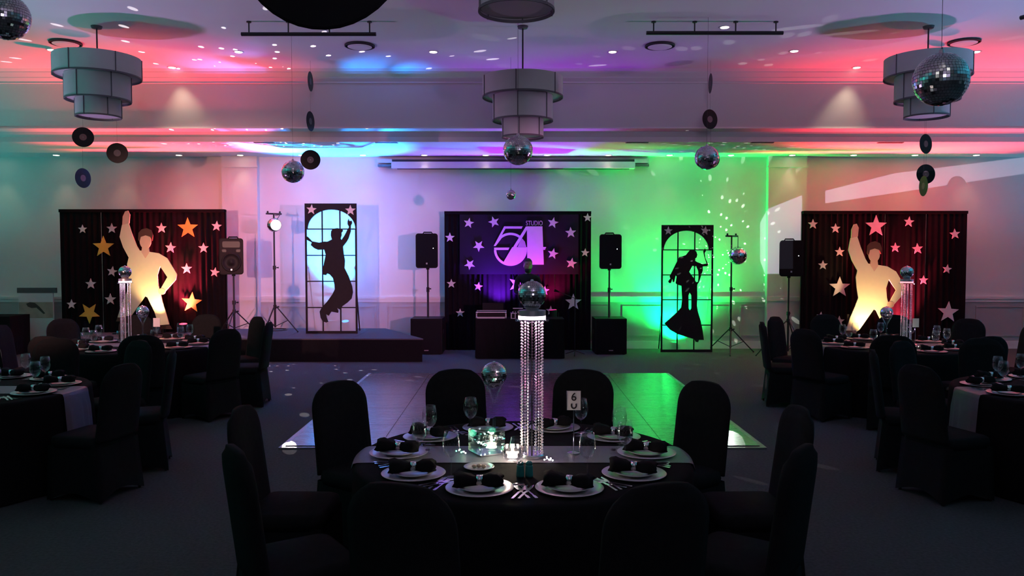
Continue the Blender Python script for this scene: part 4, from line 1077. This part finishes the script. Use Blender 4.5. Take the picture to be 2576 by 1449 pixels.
def knife_mesh():
    b = MB(); b.box(-0.006, -0.115, 0.0, 0.006, -0.01, 0.006)
    b.prism([(0, 0)]*0 or [(-0.006, -0.01), (0.007, -0.01), (0.010, 0.07), (0.004, 0.115), (-0.006, 0.10)], 0.001, 0.003) if False else None
    pts = [(-0.006, -0.01), (0.007, -0.01), (0.010, 0.07), (0.004, 0.115), (-0.006, 0.10)]
    n = len(pts); b.add([(x, y, 0.001) for x, y in pts] + [(x, y, 0.003) for x, y in pts], [tuple(range(n))[::-1], tuple(range(n, 2*n))] + [(i, (i+1) % n, n+(i+1) % n, n+i) for i in range(n)])
    return b.mesh('knife', STEEL)
FK, KN = fork_mesh(), knife_mesh()
for ti, (c, lab, short) in enumerate(TABS):
    for a in ANG:
        aa = R(a + offs[ti])
        def at(r, da=0.0): return (c[0] + r*math.sin(aa + R(da)), c[1] + r*math.cos(aa + R(da)))
        x, y = at(0.675)
        if abs(x) > 0.65*y + 0.2: continue
        s = SEAT[a]
        onrun = 0.004 if abs(math.cos(aa)*0.675) < 0.35 else 0.0
        z0 = ZT + onrun
        o = obj('charger_plate', CHG, None, (x, y, z0)); tag(o, 'silver charger plate, %s seat of %s' % (s, lab), 'plate', 'silver charger plates')
        o = obj('dinner_plate', PLT, None, (x, y, z0 + 0.0022)); tag(o, 'white plate under the napkin, %s seat of %s' % (s, lab), 'plate', 'white plates on the chargers')
        rzn = random.uniform(-0.5, 0.5) + (0.0 if abs(a) in (18, 162) else 0.0)
        t = thing('napkin', 'ringed black napkin, %s seat of %s' % (s, lab), 'napkin', (x, y, z0 + 0.0198), rzn, 'black napkins in silver rings')
        obj('folded_cloth', NC, t); obj('napkin_ring', NR, t)
        gx, gy = at(0.565, -15)
        zg = ZT + (0.004 if abs(gy - c[1]) < 0.225 else 0)
        t = thing('wine_glass', 'clear empty wine glass, %s seat of %s' % (s, lab), 'glass', (gx, gy, zg), 0, 'wine glasses')
        obj('bowl', GB, t); obj('stem', GS, t); obj('foot', GF, t)
        if ti == 0 or (ti in (2, 4)):
            for kind, me, da, lst in (('fork', FK, 1, ((16.2, 'inner'), (19.0, 'outer'))), ('knife', KN, -1, ((16.2, 'inner'), (18.6, 'outer')))):
                for (deg, io) in lst:
                    fx, fy = at(0.69, da*deg)
                    zf = ZT + (0.004 if abs(fy - c[1]) < 0.30 else 0)
                    o = obj(kind, me, None, (fx, fy, zf), math.pi - aa)
                    tag(o, '%s steel %s, %s seat of %s' % (io, kind, s, lab), kind, 'table %s' % ('forks' if kind == 'fork' else 'knives'))

# ------------------------------------------------------------------ centrepieces
PINKLED = M('led_pad_lit', (0.9, 0.8, 0.9), 0.4, emit=(1.0, 0.70, 0.86), estr=7)
REDLED = M('led_pad_dim', (0.9, 0.6, 0.6), 0.4, emit=(1.0, 0.35, 0.40), estr=1.4)
GLITTER = M('silver_glitter', (0.50, 0.48, 0.50), 0.35, metal=0.6, namt=0.5, nscale=400)
BEADS = {}
def strand(h, nb, r):
    b = MB()
    for k in range(nb):
        z = h*(k + 0.5)/nb; e = h/nb*0.5
        vs = [(0,0,z-e)] + [(r*math.cos(R(60*i)), r*math.sin(R(60*i)), z) for i in range(6)] + [(0,0,z+e)]
        b.add(vs, [(0, 1+(i+1) % 6, 1+i) for i in range(6)] + [(7, 1+i, 1+(i+1) % 6) for i in range(6)])
    return b.mesh('bead_strand', CRYSTAL)
def crystal_column(x, y, label, lit, blabel, led):
    t = thing('crystal_column', label, 'centrepiece', (x, y, ZT + 0.004), group='bead-strand column centrepieces')
    H = 0.735
    if 's' not in BEADS: BEADS['s'] = strand(H - 0.025, 44, 0.0068)
    MB().lathe([(0.0001, 0), (0.068, 0), (0.068, 0.012), (0.064, 0.018), (0.0001, 0.018)], 32).build('base_plate', CHROME, t)
    for k in range(9):
        a = R(40*k + 8); obj('bead_strand', BEADS['s'], t, (0.058*math.cos(a), 0.058*math.sin(a), 0.018), k*0.3)
    for k in range(2):
        a = R(180*k + 40); obj('bead_strand', BEADS['s'], t, (0.030*math.cos(a), 0.026*math.sin(a), 0.018), k*0.3)
    MB().cyl((0,0,0.018), (0,0,H), 0.004, None, 10).build('centre_rod', METALBLK, t)
    MB().lathe([(0.0001, H - 0.007), (0.088, H - 0.007), (0.090, H), (0.088, H + 0.006), (0.0001, H + 0.006)], 36).build('top_plate', GLASS, t)
    MB().lathe([(0.0001, H + 0.006), (0.073, H + 0.006), (0.073, H + 0.024), (0.0001, H + 0.024)], 36).build('light_pad', led, t, label='lit pad')
    MB().lathe([(0.0001, H + 0.024), (0.073, H + 0.024), (0.073, H + 0.052), (0.03, H + 0.056), (0.045, H + 0.07), (0.0001, H + 0.07)], 36).build('ball_seat', GLITTER, t)
    if lit: 
        l1 = point('column_lamp', (x, y, ZT + H - 0.05), lit[0], lit[1], 0.02)
        l2 = point('column_lamp', (x, y, ZT + H*0.55), lit[0], lit[1]*0.5, 0.02)
    b = thing('mirror_ball', blabel, 'mirror ball', (x, y, ZT + 0.004 + H + 0.06 + 0.075), group='mirror balls on the tables')
    ball_parts(b, 0.075, rows=22)
    MB().cyl((0,0,0.073), (0,0,0.082), 0.010, 0.006, 10).build('cap', CHROME, b)
def trumpet_vase(x, y, label, blabel):
    t = thing('trumpet_vase', label, 'vase', (x, y, ZT + 0.0), group='trumpet vases holding mirror balls')
    h = 0.33
    MB().lathe([(0.0001, 0), (0.055, 0), (0.055, 0.003), (0.02, 0.008), (0.009, 0.018), (0.008, 0.03)], 24).build('foot', GLASS, t, True)
    MB().lathe([(0.008, 0.03), (0.008, h*0.55), (0.011, h*0.66)], 16).build('stem', GLASS, t, True)
    c = MB().lathe([(0.011, h*0.66), (0.024, h*0.74), (0.045, h*0.87), (0.066, h), (0.0645, h), (0.043, h*0.875), (0.022, h*0.75), (0.0001, h*0.68)], 28)
    c.build('flared_bowl', GLASS, t, True)
    b = thing('mirror_ball', blabel, 'mirror ball', (x, y, ZT + h + 0.0425), group='mirror balls on the tables')
    ball_parts(b, 0.076, rows=22)
    MB().cyl((0,0,0.073), (0,0,0.08), 0.010, 0.006, 10).build('cap', CHROME, b)
def at_table(px, py, z=TH_): return GG(px, py, z)
x, y = at_table(1338, 1150)
crystal_column(x, y, 'tall crystal bead column glowing pink on the number six table', ((1.0, 0.36, 0.62), 1.0), 'mirror ball on top of the glowing bead column, number six table', PINKLED)
x, y = at_table(1243, 1098)
trumpet_vase(x, y, 'slim trumpet glass vase behind the fairy lights, number six table', 'mirror ball in the trumpet vase, number six table')
def votive(x, y, label, watt):
    t = thing('candle_votive', label, 'candle holder', (x, y, ZT + 0.004), group='glowing crystal votives'); t.scale = (1.35,)*3
    MB().lathe([(0.0001, 0), (0.028, 0), (0.042, 0.012), (0.046, 0.032), (0.040, 0.052), (0.037, 0.052), (0.042, 0.032), (0.038, 0.014), (0.0001, 0.006)], 14).build('crystal_cup', glass('crystal_cup_glass', (0.95, 0.93, 0.92), 1.0, 0.15), t)
    MB().lathe([(0.0001, 0.007), (0.020, 0.007), (0.020, 0.026), (0.0001, 0.028)], 16).build('candle', M('candle_wax', (0.8, 0.75, 0.68), 0.5, emit=(1.0, 0.88, 0.76), estr=13), t)
    MB().lathe([(0.0001, 0.028), (0.005, 0.034), (0.006, 0.040), (0.003, 0.050), (0.0001, 0.058)], 10).build('flame', M('flame', (1, 0.8, 0.5), 0.5, emit=(1.0, 0.80, 0.50), estr=40), t)
    point('candle_lamp', (x, y, ZT + 0.10), (1.0, 0.80, 0.58), watt, 0.012)
x, y = at_table(1289, 1157)
votive(x, y, 'glowing crystal candle votive before the bead column, number six table', 2.6)
# second piece of crystal right behind it
def glass_box(x, y, label):
    t = thing('glass_box', label, 'vase', (x, y, ZT + 0.004), 0.5, group='square glass boxes')
    s, h = 0.075, 0.125
    for k in range(4):
        o = MB().box(-s, -s, 0, s, -s + 0.004, h).build('pane', glass('green_glass', (0.82, 0.93, 0.90), 0.9, 0.07), t); o.rotation_euler = (0, 0, k*math.pi/2)
    MB().box(-s, -s, 0, s, s, 0.006).build('mirror_base', CHROME, t)
x, y = at_table(1224, 1140)
glass_box(x, y, 'square clear glass box holding fairy lights, number six table')
def fairy(cx_, cy_, label, n, cols, seed, spread=0.11, zs=0.035):
    t = thing('fairy_lights', label, 'fairy lights', (cx_, cy_, ZT + 0.004), group='fairy light strings')
    rnd = random.Random(seed); pts = []
    for k in range(n):
        a = k*2.4; r = spread*math.sqrt((k + 0.5)/n)
        pts.append(Vector((r*math.cos(a)*1.1, r*math.sin(a)*0.9, 0.012 + min(0.10, abs(rnd.gauss(0, zs))))))
    MB().tube(pts, 0.0012, 5).build('wire', CHROME, t)
    for k, p in enumerate(pts):
        c = cols[k % len(cols)]
        m = M('bulb_%d_%d_%d' % tuple(int(q*10) for q in c), c, 0.3, emit=c, estr=9)
        MB().sphere(p, 0.0042, 8, 6).build('bulb', m, t)
fc_ = [(1.0, 0.95, 0.9), (0.3, 1.0, 0.9), (1.0, 0.95, 0.9), (0.15, 1.0, 0.45), (1.0, 0.9, 0.75), (0.95, 0.75, 1.0), (1.0, 0.95, 0.9)]
x, y = at_table(1224, 1140)
fairy(x, y, 'tangled multicoloured fairy lights inside the glass box, number six table', 17, fc_, 2, 0.055, 0.05)
xf, yf = at_table(1160, 1146)
fairy(xf, yf, 'loose green and white fairy lights left of the glass box, number six table', 7, [(0.15, 1.0, 0.45), (1.0, 0.95, 0.9)], 6, 0.03, 0.006)
xf, yf = at_table(1380, 1166)
fairy(xf, yf, 'loose lilac fairy lights right of the bead column, number six table', 7, [(0.95, 0.75, 1.0), (1.0, 0.95, 0.9)], 8, 0.025, 0.006)
x, y = at_table(1266, 1142)
point('fairy_glow', (x - 0.06, y - 0.02, ZT + 0.07), (0.15, 1.0, 0.6), 0.16, 0.02); point('fairy_glow', (x + 0.10, y + 0.05, ZT + 0.08), (0.9, 0.85, 1.0), 0.25, 0.02)
# table number card
x, y = at_table(1443, 1143)
tc_ = thing('table_number', 'white card reading 6 with a horseshoe motif on a thin stand', 'sign', (x, y, ZT + 0.004))
zb = ZZ(1033, y) - ZT; zt2 = ZZ(985, y) - ZT
xw0, xw1 = XX(1426, y) - x, XX(1463, y) - x
MB().lathe([(0.0001, 0), (0.034, 0), (0.034, 0.006), (0.008, 0.012), (0.0001, 0.012)], 24).build('base', CHROME, tc_)
MB().cyl((0,0,0.01), (0,0,zb + 0.02), 0.0028, None, 8).build('stem', CHROME, tc_)
cardm = MB().box(xw0, -0.006, zb, xw1, -0.003, zt2).build('card', CARD, tc_)
tm = text_mesh('numeral', '6', 0.062, 0.001, INK, offset=0.0006); cm = (xw0 + xw1)/2
obj('numeral', tm, cardm, (cm, -0.0062, zb + 0.052))
hs = [(0.017*math.cos(R(a)), 0.020*math.sin(R(a))) for a in range(145, 396, 10)] 
hi = [(0.0095*math.cos(R(a)), 0.012*math.sin(R(a))) for a in range(395, 144, -10)]
obj('horseshoe', poly_mesh('horseshoe', [hs + hi], 0.001, INK), cardm, (cm, -0.0062, zb + 0.026))
for (a, b_) in ((xw0, xw0 + 0.0025), (xw1 - 0.0025, xw1)): MB().box(a, -0.007, zb, b_, -0.006, zt2).build('border', CHROME, cardm)
# salt and pepper, side plate, little glass cups
for (px, nm) in ((1309, 'left of the pair'), (1331, 'right of the pair')):
    x, y = at_table(px, 1200)
    t = thing('shaker', 'small teal glass salt shaker before the candle, ' + nm, 'shaker', (x, y, ZT), group='teal shakers')
    MB().lathe([(0.0001, 0), (0.019, 0), (0.020, 0.01), (0.018, 0.055), (0.016, 0.06), (0.0001, 0.06)], 18).build('body', TEAL, t, True)
    MB().lathe([(0.0165, 0.06), (0.0165, 0.070), (0.010, 0.077), (0.0001, 0.079)], 18).build('cap', TEAL, t, True)
x, y = at_table(1205, 1179)
o = thing('side_plate', 'small white side plate with butter near the glass box', 'plate', (x, y, ZT))
MB().lathe([(0.0001, 0.003), (0.045, 0.003), (0.052, 0.006), (0.078, 0.013), (0.0785, 0.011), (0.053, 0.001), (0.0001, 0.0)], 32).build('plate', CHINA, o, True)
b = MB()
for k in range(3): b.sphere((0.02*k - 0.02, 0.008*(k % 2), 0.012), 0.013, 12, 8, (1.1, 0.9, 0.7))
BUT = M('butter', (0.62, 0.50, 0.34), 0.5)
for k in range(3): MB().sphere((0.024*k - 0.024, 0.010*(k % 2), 0.012), 0.0125, 12, 8, (1.05, 0.9, 0.72)).build('butter_curl', BUT, o, True)
for (px, lab) in ((1076, 'tiny glass tealight cup at the left of the runner, number six table'), (1543, 'tiny glass tealight cup at the right of the runner, number six table')):
    x, y = at_table(px, 1143)
    t = thing('tealight_cup', lab, 'candle holder', (x, y, ZT + 0.004), group='tiny tealight cups')
    MB().lathe([(0.0001, 0), (0.018, 0), (0.007, 0.010), (0.018, 0.022), (0.021, 0.035), (0.0195, 0.035), (0.016, 0.024), (0.0001, 0.016)], 18).build('cup', GLASS, t, True)
    MB().lathe([(0.0001, 0.0165), (0.013, 0.0185), (0.0125, 0.026), (0.0001, 0.026)], 14).build('wax', M('dark_wax', (0.05, 0.03, 0.06), 0.4), t)

# the side tables' centrepieces
for (px, vx, row, vrow, ct, lit, led, tn, cl) in ((318, 360, 862, 858, TABS[1], ((1.0, 0.45, 0.80), 0.8), PINKLED, 'gold-starred backdrop', 'pink'), (2278, 2229, 866, 862, TABS[3], ((1.0, 0.22, 0.26), 0.5), REDLED, 'red-lit right backdrop', 'red')):
    x, y = GG(px, row, TH_ + 0.004)
    crystal_column(x, y, 'crystal bead column glowing %s before the %s' % (cl, tn), lit, 'mirror ball on the bead column before the %s' % tn, led)
    x, y = GG(vx, vrow, TH_ + 0.001)
    trumpet_vase(x, y, 'slim trumpet glass vase before the %s' % tn, 'mirror ball in the trumpet vase before the %s' % tn)
x, y = GG(2262, 872, TH_ + 0.004)
votive(x, y, 'glowing crystal votive on the table before the right backdrop', 1.2)
x, y = GG(2236, 868, TH_)
glass_box(x, y, 'square clear glass box on the table before the right backdrop')
fairy(GG(2300, 876, TH_)[0], GG(2300, 876, TH_)[1], 'white fairy lights beside the votive before the right backdrop', 8, [(1.0, 0.95, 0.9)], 4, 0.05, 0.01)
for (px0, px1, py0, py1, lab) in ((387, 404, 800, 822, 'small white number card on the table before the gold-starred backdrop'), (2294, 2310, 801, 823, 'small white number card on the table before the right backdrop')):
    x, y = GG((px0+px1)/2, 868, TH_)
    t = thing('table_number', lab, 'sign', (x, y, ZT), group='table number cards')
    zb = ZZ(py1, y) - ZT; z1 = ZZ(py0, y) - ZT; w = (px1-px0)*y/FPX/2
    MB().lathe([(0.0001, 0), (0.034, 0), (0.034, 0.006), (0.008, 0.012), (0.0001, 0.012)], 20).build('base', CHROME, t)
    MB().cyl((0,0,0.01), (0,0,zb+0.01), 0.0028, None, 8).build('stem', CHROME, t); MB().box(-w, -0.006, zb, w, -0.003, z1).build('card', CARD, t)

# dotted point lamps added beside the stand balls, imitating their reflected spots
dotted_lamp('mirror_ball_spots', (ba[0], ba[1] - 0.2, ba[2] + 0.05), (1.0, 0.92, 0.95), 1500, 14.0, 0.14, True)
dotted_lamp('mirror_ball_spots', (bb[0] - 0.22, bb[1] + 0.05, bb[2]), (0.9, 1.0, 0.92), 110, 10.0, 0.19)
# glowing disc added to imitate the white hot spot on the stage ball
pn = thing('hotspot_disc', 'added glowing disc imitating the hot spot on the stage mirror ball', 'stage light', (0, 0, 0))
yq = ba[1] - 0.20; xq, zq = PX(694, 566, yq)
MB().cyl((xq, yq, zq), (xq, yq + 0.05, zq), 0.10, 0.085, 24).build('housing', METALBLK, pn)
MB().cyl((xq, yq - 0.004, zq), (xq, yq - 0.001, zq), 0.094, None, 24).build('lens', M('hotspot_glow', (0.95, 0.9, 0.95), 0.4, emit=(1.0, 0.92, 0.96), estr=2.2), pn)  # emissive face of the added disc
MB().tube([(xq, yq + 0.03, zq + 0.08), (xq + 0.03, yq + 0.15, ZZ(538, 14.55) - 0.03), (XX(690, 14.55) + 0.03, 14.53, ZZ(538, 14.55) - 0.03)], 0.006).build('disc_arm', METALBLK, pn)
# black-draped service table at the far left edge
sv = thing('service_table', 'black-draped side table at the left picture edge beside the display board', 'table')
zs = ZZ(793, 14.6); xs1 = XX(46, 14.6)
zb_ = MB(); N = 40; per = []
c4 = [(xs1 - 1.4, 14.3), (xs1, 14.3), (xs1, 14.9), (xs1 - 1.4, 14.9)]
for e in range(4):
    for j in range(10):
        f = j/10; p0, p1_ = c4[e], c4[(e+1) % 4]; per.append((p0[0] + (p1_[0]-p0[0])*f, p0[1] + (p1_[1]-p0[1])*f))
zb_.add([(a, b, zs) for a, b in per] + [(a + 0.015*math.sin(i*2.1), b - 0.015*math.cos(i*1.7), 0.01) for i, (a, b) in enumerate(per)], [(i, N+i, N+(i+1) % N, (i+1) % N) for i in range(N)] + [tuple(range(N))])
zb_.build('tablecloth', BLACKCLOTH, sv)
